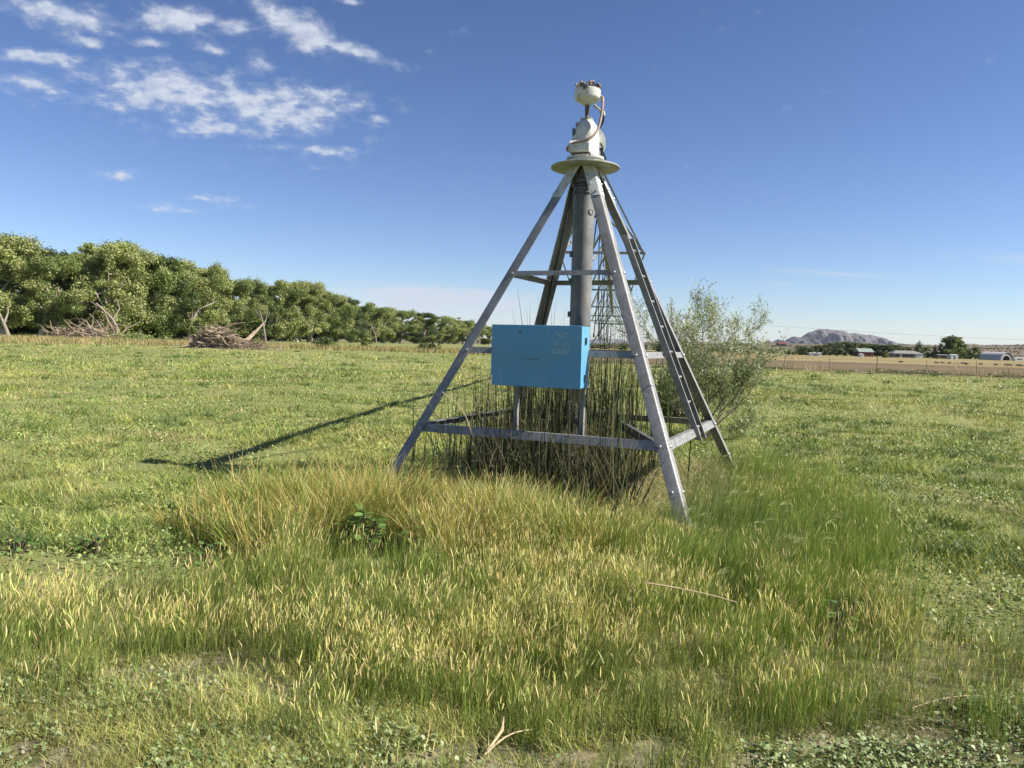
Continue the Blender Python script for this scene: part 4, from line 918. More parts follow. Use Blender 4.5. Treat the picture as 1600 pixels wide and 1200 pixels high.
# ---------------------------------------------------------------- willow bush behind the tower
def bush():
    b = g(1088, 692); b[2] = 0; o = tag(empty('willow_bush', tuple(b)), 'silvery narrow-leaved bush with dark bare stems right behind the tower', 'bush')
    rs = np.random.RandomState(12); st = MB(); tips = []
    def grow(p, d, L_, r, lvl):
        n = 5; pts = [p]
        for k in range(n):
            d = unit(d+rs.normal(0, .13, 3)+V3((0, 0, .05))); p = p+d*L_/n; pts.append(p)
            if lvl >= 2 or (lvl == 1 and k >= 2) or k >= 4: tips.append((p.copy(), d.copy(), lvl))
            if lvl < 4 and k >= 1:
                for _ in range(2 if lvl else 1):
                    if rs.rand() < .66:
                        dd = unit(d+rs.normal(0, .55, 3)+V3((0, 0, .15))); grow(p, dd, L_*rs.uniform(.45, .68), r*.55, lvl+1) if L_ > .14 else None
        st.tube(pts, [r*(1-.6*k/n) for k in range(n+1)], 6 if lvl < 2 else 4, cap=False)
    starts = [((.16, -.1, 1), 1.35, .016), ((-.12, 0, 1), 1.35, .018), ((.03, .1, 1.1), 1.5, .02), ((.45, 0, .95), 1.2, .018), ((.95, -.1, .72), 1.2, .018), ((1.3, 0, .50), 1.05, .015), ((-.35, .2, .9), .95, .015), ((.3, .3, 1), 1.4, .016), ((-.2, -.2, .55), .6, .012), ((1.0, .2, 1.0), .95, .014), ((.0, -.2, 1.1), 1.15, .016)]
    for d, L_, r in starts: grow(V3((rs.normal(0, .04), rs.normal(0, .04), -.02)), unit(d), L_, r, 0)
    st.build('branches', M['twig'], o)
    T = np.array([t_[0] for t_ in tips]); Dr = np.array([t_[1] for t_ in tips])
    tot_ = 7800; per = max(1, tot_//len(T)); idx = np.repeat(np.arange(len(T)), per); n = len(idx)
    base = T[idx]+rs.normal(0, .03, (n, 3)); d_ = unit_rows(Dr[idx]*.8+rs.normal(0, .6, (n, 3)))
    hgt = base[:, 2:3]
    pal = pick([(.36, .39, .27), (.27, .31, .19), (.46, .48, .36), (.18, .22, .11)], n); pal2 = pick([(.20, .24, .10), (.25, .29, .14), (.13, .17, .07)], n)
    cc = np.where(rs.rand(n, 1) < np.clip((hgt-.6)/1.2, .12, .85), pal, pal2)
    v = strips('', base, d_, .035+.035*rs.rand(n), .009+.006*rs.rand(n), rs.normal(0, .15, (n, 3)), cc, cc*1.05, 3, None, 'spindle', sides=unit_rows(np.cross(d_, rs.normal(0, 1, (n, 3)))))
    fast_mesh('foliage', v[0], v[1], M['silver'], v[2], o)
    o.scale = (.90, .90, 1.0)
    return len(tips), n
print('bush', bush())

# ---------------------------------------------------------------- trees
def crown_mesh(name, blobs, nleaf, lsize, pal, seed, mat, flat=.75):
    rs = np.random.RandomState(seed); vol = np.array([b[3]**2 for b in blobs]); pr_ = vol/vol.sum(); bi = rs.choice(len(blobs), nleaf, p=pr_)
    B = np.array([b[:3] for b in blobs])[bi]; Rr = np.array([b[3] for b in blobs])[bi]
    u_ = unit_rows(rs.normal(size=(nleaf, 3))); rad_ = (1-.6*rs.rand(nleaf)**2)*(1+.20*rs.normal(size=nleaf)); an = (.65+.8*rs.rand(len(blobs), 3))*np.array([1, 1, flat]); c = B+u_*(Rr*rad_)[:, None]*an[bi]
    nr = unit_rows(u_*.7+rs.normal(size=(nleaf, 3))*.75); t1 = unit_rows(np.cross(nr, rs.normal(size=(nleaf, 3)))); t2 = np.cross(nr, t1)
    s_ = lsize*(.6+.8*rs.rand(nleaf))[:, None]; asp = .55+.35*rs.rand(nleaf)[:, None]
    v = np.stack([c-t1*s_, c-t2*s_*asp, c+t1*s_, c+t2*s_*asp], 1).reshape(-1, 3)
    bt = np.array(pal)[rs.randint(0, len(pal), len(blobs))]*(1+.2*(rs.rand(len(blobs), 1)-.5)); col = bt[bi]*(1+.5*(rs.rand(nleaf, 1)-.5))
    q = np.arange(nleaf*4).reshape(-1, 4)
    return v, q, np.repeat(col, 4, 0)
PAL_C = [(.21, .25, .08), (.25, .285, .095), (.17, .215, .065), (.285, .31, .12), (.13, .17, .05)]
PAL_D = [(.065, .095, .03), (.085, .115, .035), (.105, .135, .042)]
def make_tree(name, label, cat, H, Wd, seed, lean=(0, 0), pal=PAL_C, nleaf=9000, lsize=.38, loc=(0, 0, 0), trunk_h=.28, group=None, tr=.45, spread=1.0, flat=.75, forks=4):
    rs = np.random.RandomState(seed); o = tag(empty(name, loc), label, cat, group)
    tk = MB(); top = V3((lean[0]*H, lean[1]*H, H*trunk_h)); base = V3((0, 0, -.3))
    mid = base*.45+top*.55+V3((rs.normal(0, .02)*H, 0, 0)); tk.tube([base, base+V3((0, 0, .6)), mid, top], [tr*1.5, tr*1.1, tr*.85, tr*.75], 9)
    blobs = []
    for k in range(forks):
        a_ = k*2*math.pi/forks+rs.rand(); d_ = V3((math.cos(a_)*.55*spread+lean[0], math.sin(a_)*.55*spread+lean[1], .8+rs.rand()*.4)); L_ = H*(.35+.15*rs.rand())
        p1 = top+unit(d_)*L_*.5; p2 = p1+unit(d_+rs.normal(0, .35, 3))*L_*.5; tk.tube([top-V3((0, 0, .2)), p1, p2], [tr*.6, tr*.38, tr*.12], 7)
        for j_ in range(3):
            q_ = p1+(p2-p1)*rs.rand(); e_ = q_+unit((rs.normal(), rs.normal(), .6))*H*.14; tk.tube([q_, (q_+e_)/2+rs.normal(0, .15, 3), e_], [tr*.22, tr*.15, tr*.06], 5)
    nb = 54
    for k in range(nb):
        a_ = rs.rand()*6.28; hz_ = trunk_h*.45+(1-trunk_h*.45)*rs.rand()**.85; prof_ = math.sin(math.pi*min(.97, (hz_-trunk_h*.5)/(1.05-trunk_h*.5)))**.55 if hz_ > trunk_h*.5 else .3
        rr_ = Wd/2*prof_*math.sqrt(rs.rand()); r_ = Wd*rs.uniform(.055, .135)
        blobs.append((lean[0]*H*min(1, hz_*1.5)+rr_*math.cos(a_), lean[1]*H+rr_*math.sin(a_), min(H*hz_, H-r_*flat), r_))
    v, q, c = crown_mesh('crown', blobs, nleaf, lsize, pal, seed, M['leaf'], flat)
    tk.build('trunk', M['bark'], o, smooth=True); fast_mesh('crown', v, q, M['leaf'], c, o)
    return o
def place(px, base_d, top_py=None, H=None):
    r = ray(px, 540); x, y = r[0]*base_d, base_d; z = float(terr(x, y))
    if top_py is not None: H = CAM_H+ray(px, top_py)[2]*base_d-z
    return (x, y, z), H
# treeline along the left: (px, distance, top row, width m, palette, prototype, label)
protos = {}
TL = [(-95, 178, 352, 24, 0), (5, 172, 366, 21, 1), (62, 176, 396, 17, 2), (108, 190, 392, 17, 3), (150, 196, 380, 19, 0), (186, 192, 377, 19, 1), (222, 205, 389, 17, 2),
      (258, 212, 398, 18, 3), (296, 222, 404, 17, 0), (330, 232, 417, 17, 1), (362, 243, 432, 16, 2), (398, 258, 439, 15, 3), (432, 268, 435, 18, 0), (464, 280, 439, 16, 1), (487, 285, 441, 14, 4),
      (520, 315, 458, 18, 2), (548, 335, 466, 17, 3), (574, 358, 471, 17, 0), (600, 385, 480, 19, 1), (624, 410, 483, 18, 2), (650, 440, 488, 20, 3), (676, 480, 493, 20, 0), (700, 520, 494, 20, 1), (722, 560, 499, 20, 2), (742, 610, 504, 20, 4), (764, 650, 509, 22, 0), (790, 720, 513, 24, 1)]
desc = ['broad pale-green cottonwood', 'tall round-topped cottonwood', 'loose open-crowned cottonwood', 'darker dense cottonwood', 'narrow upright cottonwood']
leans = [(.02, 0), (-.10, 0), (.05, .02), (-.16, 0), (.0, 0)]
nm = NM = ['first', 'second', 'third', 'fourth', 'fifth', 'sixth', 'seventh', 'eighth', 'ninth', 'tenth', 'eleventh', 'twelfth', 'thirteenth', 'fourteenth', 'fifteenth', 'sixteenth', 'seventeenth', 'eighteenth', 'nineteenth', 'twentieth', 'twenty-first', 'twenty-second', 'twenty-third', 'twenty-fourth', 'twenty-fifth', 'twenty-sixth', 'twenty-seventh', 'twenty-eighth', 'twenty-ninth', 'thirtieth', 'thirty-first', 'thirty-second', 'thirty-third', 'thirty-fourth', 'thirty-fifth', 'thirty-sixth', 'thirty-seventh', 'thirty-eighth', 'thirty-ninth']
rnt = random.Random(9)
for i_, (px, d, tp, wd, pk) in enumerate(TL):
    loc, H = place(px, d, tp); lab = '%s, %s tree from the left in the front of the treeline' % (desc[pk], nm[i_])
    if pk not in protos:
        o = make_tree('cottonwood_tree', lab, 'tree', 20, 18, 40+pk, leans[pk], [PAL_C, PAL_C[:2]+PAL_C[3:4]*2, PAL_C[2:], PAL_D+PAL_C[2:3], PAL_C[1:4]][pk], 34000, .20, loc, [.22, .26, .28, .2, .24][pk], 'cottonwood trees along the left edge of the field', .55)
        protos[pk] = o
    else:
        o = copy_tree(protos[pk]); o['label'] = lab
    o.location = loc; s_ = H/20.4; o.scale = (wd/18*1.08, wd/18*1.08, s_); o.rotation_euler = (0, 0, rnt.choice([0, .35, -.3, .6, 2.9, 3.3, -.7]) if i_ > 4 else 0)
# second row behind
for i_ in range(17):
    px = -60+i_*48; loc, H = place(px, np.interp(px, [-60, 500, 800], [215, 345, 820]), np.interp(px, [-60, 60, 110, 180, 330, 385, 480, 600, 740, 800], [372, 400, 400, 386, 424, 446, 448, 486, 508, 514])+2)
    o = copy_tree(protos[rnt.randint(0, 3)]); o['label'] = 'half-hidden cottonwood in the back row of the treeline, %s from the left' % NM[i_]; o['group'] = 'half-hidden trees of the second row'
    o.location = loc; o.scale = (1.25, 1.25, H/20.4); o.rotation_euler = (0, 0, rnt.random()*6)
# understory shrubs closing the gaps below the crowns
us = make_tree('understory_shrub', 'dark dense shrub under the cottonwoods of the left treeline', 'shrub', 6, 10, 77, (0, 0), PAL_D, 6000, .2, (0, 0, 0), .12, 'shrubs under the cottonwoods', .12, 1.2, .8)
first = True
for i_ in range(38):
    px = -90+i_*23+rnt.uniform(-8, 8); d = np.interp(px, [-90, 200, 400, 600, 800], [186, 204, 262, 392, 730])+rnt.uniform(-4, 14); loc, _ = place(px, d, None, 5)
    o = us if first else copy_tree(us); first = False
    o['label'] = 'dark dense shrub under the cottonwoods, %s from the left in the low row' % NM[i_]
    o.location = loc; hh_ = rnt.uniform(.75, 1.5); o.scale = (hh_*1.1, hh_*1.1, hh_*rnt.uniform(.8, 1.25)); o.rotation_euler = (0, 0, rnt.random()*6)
# low bushes on the verge
def low_bush(name, px, d, H, Wd, label, seed, pal=PAL_D, n=1600, ls=.14, grp=None, cat='bush'):
    loc, _ = place(px, d, None, H); return make_tree(name, label, cat, H, Wd, seed, (0, 0), pal, n, ls, loc, .1, grp, .05, 1.2, .8)
low_bush('verge_bush', 508, 128, 1.7, 4.5, 'dark low bush by the fence in front of the left treeline', 101)
low_bush('verge_bush', 670, 122, 1.2, 4.0, 'low dark bush on the straw verge nearest the tower', 102)
low_bush('verge_bush', 572, 150, 2.6, 3.0, 'upright green bush beside a fence post in front of the treeline', 103, PAL_C)
low_bush('verge_bush', 205, 165, 1.8, 10, 'long weedy bush along the foot of the trees, left of the brush pile', 104, PAL_C)
low_bush('verge_bush', 1062, 17, .95, 1.3, 'dark tangled shrub in the shade just behind the right tower leg', 105, PAL_D, 2600, .035)

# dead trees / brush
def deadbrush(name, px, d, n, L_, Wd, Hh, label, seed, cat='brush pile', r=.07, up=.6):
    loc, _ = place(px, d, None, 1); o_ = MB(); rs = np.random.RandomState(seed)
    for k in range(n):
        u_ = rs.normal(0, .42); env = max(.05, 1-abs(u_)**1.5); p = V3((u_*Wd, rs.normal(0, .22)*Wd*.5, Hh*env*rs.rand()**1.2))
        a_ = rs.choice([0, math.pi])+rs.normal(0, .5); d_ = unit((math.cos(a_), math.sin(a_)*.8, rs.normal(.05, up*.5))); l_ = L_*(.3+rs.rand()**2)
        rr_ = r*(.3+rs.rand()**3*1.8); q1 = p+d_*l_*.5+rs.normal(0, .06*l_, 3); q2 = p+d_*l_+rs.normal(0, .12*l_, 3)
        for q_ in (p, q1, q2): q_[2] = max(q_[2], .03)
        o_.tube([p, q1, q2], [rr_, rr_*.8, rr_*.4], 5)
        if k % 3 == 0: o_.tube([q1, q1+unit(rs.normal(0, 1, 3)+V3((0, 0, .3)))*l_*.3], [rr_*.5, rr_*.15], 4)
    ob = o_.build(name, M['deadwood'], None); ob.location = loc; return tag(ob, label, cat)
deadbrush('brush_pile', 338, 92, 800, 1.7, 3.4, 2.7, 'big heap of bleached dead branches and logs on the field below the treeline', 5, r=.075)
bp2 = deadbrush('brush_pile', 386, 93, 220, 2.0, 1.9, .9, 'smaller heap of branches and a pale log right of the big brush heap', 6, r=.08)
mb = MB()
for k in range(7):
    a_ = at(362+k*2, 545, 92.5); b_ = at(398+k*3, 512-k*2.2+rs.rand()*6, 95+k*.4); mb.tube([a_, (a_+b_)/2+V3((0, 0, -.25)), b_], [.09, .07, .02], 5)
tag(mb.build('leaning_branches', M['deadwood']), 'bare branches leaning up to the right out of the smaller brush heap', 'branches')
deadbrush('dead_brush', 130, 172, 260, 5, 9, 2.9, 'pale fallen dead trees tangled under the leftmost cottonwoods', 8, 'dead trees', .10, 1.2)
deadbrush('dead_brush', 175, 176, 60, 5, 4, 2.4, 'dead grey branches at the foot of the leaning trunk', 9, 'dead trees', .09, 1.4)
deadbrush('fallen_branch', 436, 96, 10, 1.3, .8, .2, 'short grey branch lying on the field right of the brush heaps', 10, 'branch', .06, .3)
# conspicuous leaning trunks
for i_, (x0, y0, x1, y1, x2, y2, r, d, lab) in enumerate([(188, 526, 176, 500, 150, 474, .8, 178, 'massive forked trunk leaning left out of the treeline'), (14, 525, 6, 506, -6, 480, .8, 165, 'thick pale trunk leaning left at the picture edge'), (90, 520, 84, 492, 88, 460, .6, 176, 'upright dark trunk above the fallen dead trees'),
                                                        (416, 538, 412, 512, 406, 486, .5, 200, 'pale broken snag trunk behind the smaller brush heap'), (146, 524, 140, 512, 134, 500, .5, 172, 'short broken stump leaning left beside the dead brush'), (588, 538, 586, 522, 578, 505, .6, 330, 'slim bare forked snag in the middle of the treeline')]):
    p = [at(x0, y0+2, d), at(x1, y1, d), at(x2, y2, d)]; mb = MB().tube(smooth_path(p, 3), [.5*r*1.2-(.5*r*.7)*k_/6 for k_ in range(7)], 9)
    mb.tube([at(x1, y1, d), at(x1+(x1-x2)*.3+3, y2+8, d+1), at(x1+6, y2-8, d+2)], [r*.36, r*.22, r*.08], 7); mb.tube([at((x1+x2)/2, (y1+y2)/2, d), at(x2-8, y2-3, d+1), at(x2-20, y2+1, d+2)], [r*.24, r*.15, r*.06], 6)
    tag(mb.build('bare_trunk', M['oldbark']), lab, 'tree trunk')

# ---------------------------------------------------------------- fences
def fence(name, pts, label, wires=(.35, .7, 1.05), r=.05, h=1.25, every=None, seed=0, mixed=True):
    rs = np.random.RandomState(seed); o = tag(empty(name, (float(pts[0][0]), float(pts[0][1]), 0)), label, 'fence'); b = V3((pts[0][0], pts[0][1], 0))
    P_ = []
    for i_ in range(len(pts)-1):
        a_, c_ = V3(pts[i_])[:2], V3(pts[i_+1])[:2]; n = max(1, int(np.linalg.norm(c_-a_)/every))
        for k in range(n): P_.append(a_+(c_-a_)*k/n)
    P_ = [V3((p[0], p[1], float(terr(p[0], p[1])))) for p in P_]
    for i_, p in enumerate(P_):
        thick = mixed and i_ % 4 == 0; t_ = V3((rs.normal(0, .03), rs.normal(0, .03), 1)); hh_ = h*(1.15 if thick else 1)*rs.uniform(.93, 1.05)
        rr_ = r if thick else r*.45
        MB().tube([p-b-V3((0, 0, .2)), p-b+t_*hh_*.5, p-b+t_*hh_], [rr_, rr_*.95, rr_*.85], 7).build('post', M['post'] if thick else M['steel_dark'], o)
    mb = MB()
    for w_ in wires: mb.tube([p-b+V3((0, 0, w_)) for p in P_], .006, 4)
    mb.build('wire', M['steel_dark'], o)
fence('wire_fence', [edge_pt(x)*1.03 for x in (4, 20, 40, 60, 78)], 'wire fence with thin posts between the green field and the bare brown field', every=3.3, seed=2, r=.045)
fence('wire_fence', [g(150, 530.5)[:2], g(300, 535)[:2], g(450, 541)[:2], g(600, 546)[:2], g(720, 549.5)[:2]], 'wire fence with weathered posts below the left treeline', every=6.5, seed=3, r=.09, h=1.35)

# dry weed stalks and green weeds along the right fence
def fence_weeds():
    n = 5200; x = NRG.rand(n)*75+4; e_ = 66.13-(x-23.06)*.396; y = e_*(1.0+.04*NRG.rand(n)); k = fbm(x, y*0, 2.0, 95) > .42+.2*NRG.rand(n); x, y = x[k], y[k]; n = len(x)
    a = NRG.rand(n)*6.28; ln = .25+.5*NRG.rand(n); d_ = np.stack([np.cos(a)*ln, np.sin(a)*ln*.5, np.ones(n)], -1)
    c = pick([(.50, .43, .31), (.42, .34, .23), (.30, .22, .14)], n); v = strips('', on_ground(x, y), d_, .35+.95*NRG.rand(n)**1.3, .016+.018*NRG.rand(n), NRG.normal(0, .2, (n, 3)), c*.8, c, 3, None)
    tag(fast_mesh('dry_weed_stalks', *v[:2], M['dry'], v[2]), 'pale dry weed stalks standing along the right-hand wire fence', 'weeds', kind='stuff')
    n = 16000; x = NRG.rand(n)*75+4; e_ = 66.13-(x-23.06)*.396; y = e_*(1.006+.022*NRG.rand(n)); k = fbm(x, y*0, 6, 96) > .30+.25*NRG.rand(n); x, y = x[k], y[k]; n = len(x)
    v, q, c = leaves_flat('', x, y, .03+.04*NRG.rand(n), .02+(.12+.55*fbm(x, y, 1.6, 98)**2)*NRG.rand(n)**1.5, [(.06, .09, .035), (.09, .12, .045), (.13, .15, .07)], '', '', tilt=1.0)
    tag(fast_mesh('green_weeds', v, q, M['leaf'], c), 'band of low green weeds at the foot of the right-hand wire fence', 'weeds', kind='stuff')
    n = 20000; u_ = NRG.rand(n)*(len(tu)-1); i_ = np.minimum(u_.astype(int), len(tu)-2); f_ = (u_-i_)[:, None]; TU = np.array([p[:2] for p in tu]); TL_ = np.array([p[:2] for p in tl]); A_ = TU[i_]*(1-f_)+TU[i_+1]*f_; B_ = TL_[i_]*(1-f_)+TL_[i_+1]*f_; s_ = NRG.rand(n, 1)*1.25-.1; Pq = A_*s_+B_*(1-s_)
    Pq = Pq*(1+.03*NRG.normal(size=(n, 1)).clip(-1, 2)); x, y = Pq[:, 0], Pq[:, 1]; a = NRG.rand(n)*6.28; d_ = np.stack([np.cos(a)*.3, np.sin(a)*.3, np.ones(n)], -1)
    c = pick([(.36, .30, .15), (.27, .25, .11), (.17, .19, .06), (.33, .24, .13)], n); v = strips('', on_ground(x, y), d_, .25+.5*NRG.rand(n), .07+.07*NRG.rand(n), NRG.normal(0, .2, (n, 3)), c*.85, c, 2, None)
    tag(fast_mesh('dry_tall_grass', *v[:2], M['dry'], v[2]), 'tan and olive dry grass on the verge below the left treeline', 'grass', kind='stuff')
fence_weeds()

# ---------------------------------------------------------------- cows
def cow_mesh():
    import bmesh
    me = bpy.data.meshes.new('cow'); pts = {'pel': (-.72, 0, 1.12), 'mid': (-.1, 0, .98), 'sho': (.52, 0, 1.12), 'nk': (.86, 0, 1.12), 'hd': (1.12, 0, 1.0), 'mz': (1.38, 0, .78), 'tl': (-.98, 0, 1.1), 'tt': (-1.04, 0, .55),
           'e1': (1.10, .18, 1.12), 'e2': (1.10, -.18, 1.12)}
    ed = [('pel', 'mid'), ('mid', 'sho'), ('sho', 'nk'), ('nk', 'hd'), ('hd', 'mz'), ('pel', 'tl'), ('tl', 'tt'), ('hd', 'e1'), ('hd', 'e2')]
    rr_ = {'pel': .38, 'mid': .44, 'sho': .40, 'nk': .25, 'hd': .16, 'mz': .10, 'tl': .06, 'tt': .025, 'e1': .035, 'e2': .035}
    for s_, y_ in (('l', .22), ('r', -.22)):
        pts.update({'h'+s_: (-.74, y_, .80), 'k'+s_: (-.66, y_, .58), 'o'+s_: (-.82, y_, .38), 'f'+s_: (-.78, y_, .02), 'a'+s_: (.5, y_, .78), 'b'+s_: (.5, y_, .42), 'c'+s_: (.5, y_, .02)})
        ed += [('pel', 'h'+s_), ('h'+s_, 'k'+s_), ('k'+s_, 'o'+s_), ('o'+s_, 'f'+s_), ('sho', 'a'+s_), ('a'+s_, 'b'+s_), ('b'+s_, 'c'+s_)]
        rr_.update({'h'+s_: .17, 'k'+s_: .10, 'o'+s_: .06, 'f'+s_: .05, 'a'+s_: .13, 'b'+s_: .065, 'c'+s_: .05})
    ks = list(pts); me.from_pydata([pts[k] for k in ks], [(ks.index(a), ks.index(b)) for a, b in ed], [])
    o = bpy.data.objects.new('cow', me); C.objects.link(o); md = o.modifiers.new('skin', 'SKIN'); o.modifiers.new('sub', 'SUBSURF').levels = 1
    for i_, k in enumerate(ks): me.skin_vertices[0].data[i_].radius = (rr_[k]*.8, rr_[k])
    me.skin_vertices[0].data[0].use_root = True
    bpy.context.view_layer.update(); m2 = bpy.data.meshes.new_from_object(o.evaluated_get(bpy.context.evaluated_depsgraph_get())); bpy.data.objects.remove(o); return m2
cm = cow_mesh(); cm.materials.clear(); cm.materials.append(worn('black hide', (.012, .011, .011), (.02, .017, .016), 6, .7, 0, 0)); cm.polygons.foreach_set('use_smooth', [True]*len(cm.polygons))
cm2 = cm.copy(); cm2.materials.clear(); cm2.materials.append(worn('brown hide', (.16, .07, .035), (.22, .10, .05), 6, .7, 0, 0))
CW = [(1409, 318, 0, 0, 'black cow alone at the left of the herd, nearest the mountain'), (1465, 320, 3.1, 0, 'black cow facing left, below the big round tree'), (1474.5, 322, 3.3, 0, 'black cow just right of the first one below the big round tree'), (1485, 316, .1, 0, 'black cow in front of the white shed'), (1493, 314, .2, 1, 'brown calf right of the white shed'),
      (1499, 312, 1.3, 1, 'brown calf standing end-on in the middle of the herd'), (1506, 324, .1, 0, 'black cow at the back of the trio in mid herd'), (1511, 318, 3.0, 0, 'black cow with the middle trio of the herd'), (1512, 310, .6, 0, 'black cow nearest the camera in the middle trio'), (1534, 310, .1, 0, 'black cow alone, left of the arched building'),
      (1558, 308, 3.2, 0, 'black cow below the arched building'), (1574, 309, .1, 0, 'black cow in the pair right of the arched building, left one'), (1580, 308, 3.0, 0, 'black cow in the pair right of the arched building, right one'), (1592, 306, .2, 0, 'black cow second from the right picture edge'), (1597, 303, 3.1, 0, 'black cow nearest the right picture edge')]
for px, d, rz, br_, lab in CW:
    loc, _ = place(px, d, None, 1); o = bpy.data.objects.new('cow' if not br_ else 'calf', cm2 if br_ else cm); C.objects.link(o); o.location = (loc[0], loc[1], loc[2]-.12); o.rotation_euler = (0, 0, rz); s_ = .62 if br_ else .9; o.scale = (s_, s_, s_*.88)
    tag(o, lab, 'cow', 'cattle on the dry pasture')

# ---------------------------------------------------------------- farm buildings, far right
def house(name, label, px0, px1, top_py, wall_h, d, depth, roofh, wmat, rmat, cat='house', over=.5, gable=True, openings=(), rz=0.0, extra=None):
    loc, _ = place((px0+px1)/2, d, None, 1); wd = (ray(px1, 550)[0]-ray(px0, 550)[0])*d
    o = tag(empty(name, loc, rz), label, cat); h = wall_h
    b0_ = MB().box((0, 0, h/2-.2), (wd, depth, h+.4)); b0_.build('wall', wmat, o, smooth=False)
    r_ = MB(); w2, d2 = wd/2+over, depth/2+over
    if gable: r_.add([(-w2, -d2, h), (w2, -d2, h), (w2, d2, h), (-w2, d2, h), (-w2, 0, h+roofh), (w2, 0, h+roofh)], [(0, 1, 5, 4), (2, 3, 4, 5), (0, 4, 3), (1, 2, 5), (0, 3, 2, 1)])
    else: r_.add([(-w2, -d2, h), (w2, -d2, h), (w2, d2, h), (-w2, d2, h), (-w2+roofh*2, 0, h+roofh), (w2-roofh*2, 0, h+roofh)], [(0, 1, 5, 4), (2, 3, 4, 5), (0, 4, 3), (1, 2, 5), (0, 3, 2, 1)])
    r_.build('roof', rmat, o, smooth=False)
    for kind, u0, u1, z0, z1, mt in openings:
        MB().box(((u0+u1)/2*wd, -depth/2-.02, (z0+z1)/2), ((u1-u0)*wd, .06, z1-z0)).build(kind, mt, o, smooth=False)
    return o
P_ = lambda n, c, r=.7: worn(n, c, tuple(k*.85 for k in c), 1.5, r, 0, .05)
grey_w, white_w, red_w, brown_w = P_('grey siding', (.22, .21, .21)), P_('white siding', (.62, .62, .60)), P_('barn red', (.17, .035, .03)), P_('brown siding', (.13, .09, .07))
grey_r, green_r, tin = P_('grey shingles', (.20, .195, .19), .9), P_('pale green metal roof', (.24, .29, .26), .8), P_('corrugated tin', (.42, .42, .42), .6)
house('ranch_house', 'long low grey ranch house with hipped roof and white garage, under the trees', 1391, 1437, 551, 3.0, 560, 11, 2.2, grey_w, grey_r, gable=False, openings=[('window', -.44, -.30, .3, 2.6, M['glassdark']), ('door', -.26, -.22, 0, 2.4, white_w), ('window', -.20, .02, .5, 2.5, M['glassdark']), ('window', .05, .18, .5, 2.5, M['glassdark']), ('garage_door', .26, .48, 0, 2.7, white_w)])
house('red_barn', 'dark red barn with pale green metal roof beside the tree belt', 1339, 1361, 547, 3.4, 570, 9, 2.6, red_w, green_r, cat='barn', openings=[('door', -.46, -.15, 0, 2.2, white_w), ('window', .1, .3, 1, 2.2, M['glassdark'])])
house('farm_trailer', 'long dark low shed between the conifers and the white shed', 1465, 1481, 555, 2.6, 555, 4, .5, brown_w, grey_r, cat='shed', over=.2, openings=[('window', -.2, .2, 1, 2, M['glassdark'])])
house('white_shed', 'small white box shed below the big round tree', 1484, 1495, 555, 2.9, 548, 5, .6, white_w, tin, cat='shed', over=.15, openings=[('door', -.1, .1, 0, 2.1, M['glassdark'])])
house('hill_house', 'house with dark red roof on the tan hillside left of the mountain', 1215, 1227, 537, 4, 1350, 14, 3.5, brown_w, red_w, openings=[('window', -.3, .3, 1, 3, M['glassdark'])])
house('hill_house', 'tiny pale house on the hillside beside the bush', 1180, 1186, 537, 4, 1350, 10, 2, white_w, white_w, openings=[('window', -.2, .2, 1, 3, M['glassdark'])])
for i_, (a_, b_, d, lab) in enumerate([(1265, 1268, 520, 'small white trailer at the left end of the white row by the tree belt'), (1270, 1275, 524, 'largest white trailer in the row by the tree belt'), (1278, 1283, 522, 'white trailer at the right end of the row by the tree belt'), (1585, 1600, 540, 'long white trailer at the right picture edge'), (1343, 1347, 530, 'white trailer parked in front of the red barn')]):
    house('white_trailer', lab, a_, b_, 553, 2.0, d, 3, .3, white_w, white_w, cat='trailer', over=.05, openings=[('window', -.25, .25, .9, 1.5, M['glassdark'])])
# arched metal building
loc, _ = place(1558, 556, None, 1); qo = tag(empty('arched_building', loc, .45), 'half-round corrugated metal building with open dark end, far right', 'barn'); rq, dq = 7.6, 16
n = 20; mb = MB(); vs_ = []
for y_ in (-dq/2, dq/2):
    for r_ in (rq, rq-.25):
        for k in range(n+1): a_ = math.pi*k/n; vs_.append((r_*math.cos(a_), y_, r_*.78*math.sin(a_)))
m1 = n+1; fs_ = []
for k in range(n): fs_ += [(k, k+1, 2*m1+k+1, 2*m1+k), (m1+k, 3*m1+k, 3*m1+k+1, m1+k+1), (k, m1+k, m1+k+1, k+1), (2*m1+k, 2*m1+k+1, 3*m1+k+1, 3*m1+k)]
mb.add(vs_, fs_).build('shell', tin, qo)
ew = MB(); e0 = [(0, dq/2-.6, 0)]+[((rq-.3)*math.cos(math.pi*k/n), dq/2-.6, (rq-.3)*.78*math.sin(math.pi*k/n)) for k in range(n+1)]; ew.add(e0, [(0, k, k+1) for k in range(1, n+1)]).build('end_wall', tin, qo)
fr = MB(); 
for (r1, r2) in ((rq-.3, 4.2),):
    vv_ = [(r_*math.cos(math.pi*k/n), -dq/2+.8, r_*.78*math.sin(math.pi*k/n)) for r_ in (r1, r2) for k in range(n+1)]
    fr.add(vv_, [(k, k+1, m1+k+1, m1+k) for k in range(n)])
fr.build('front_wall', grey_w, qo, smooth=False)

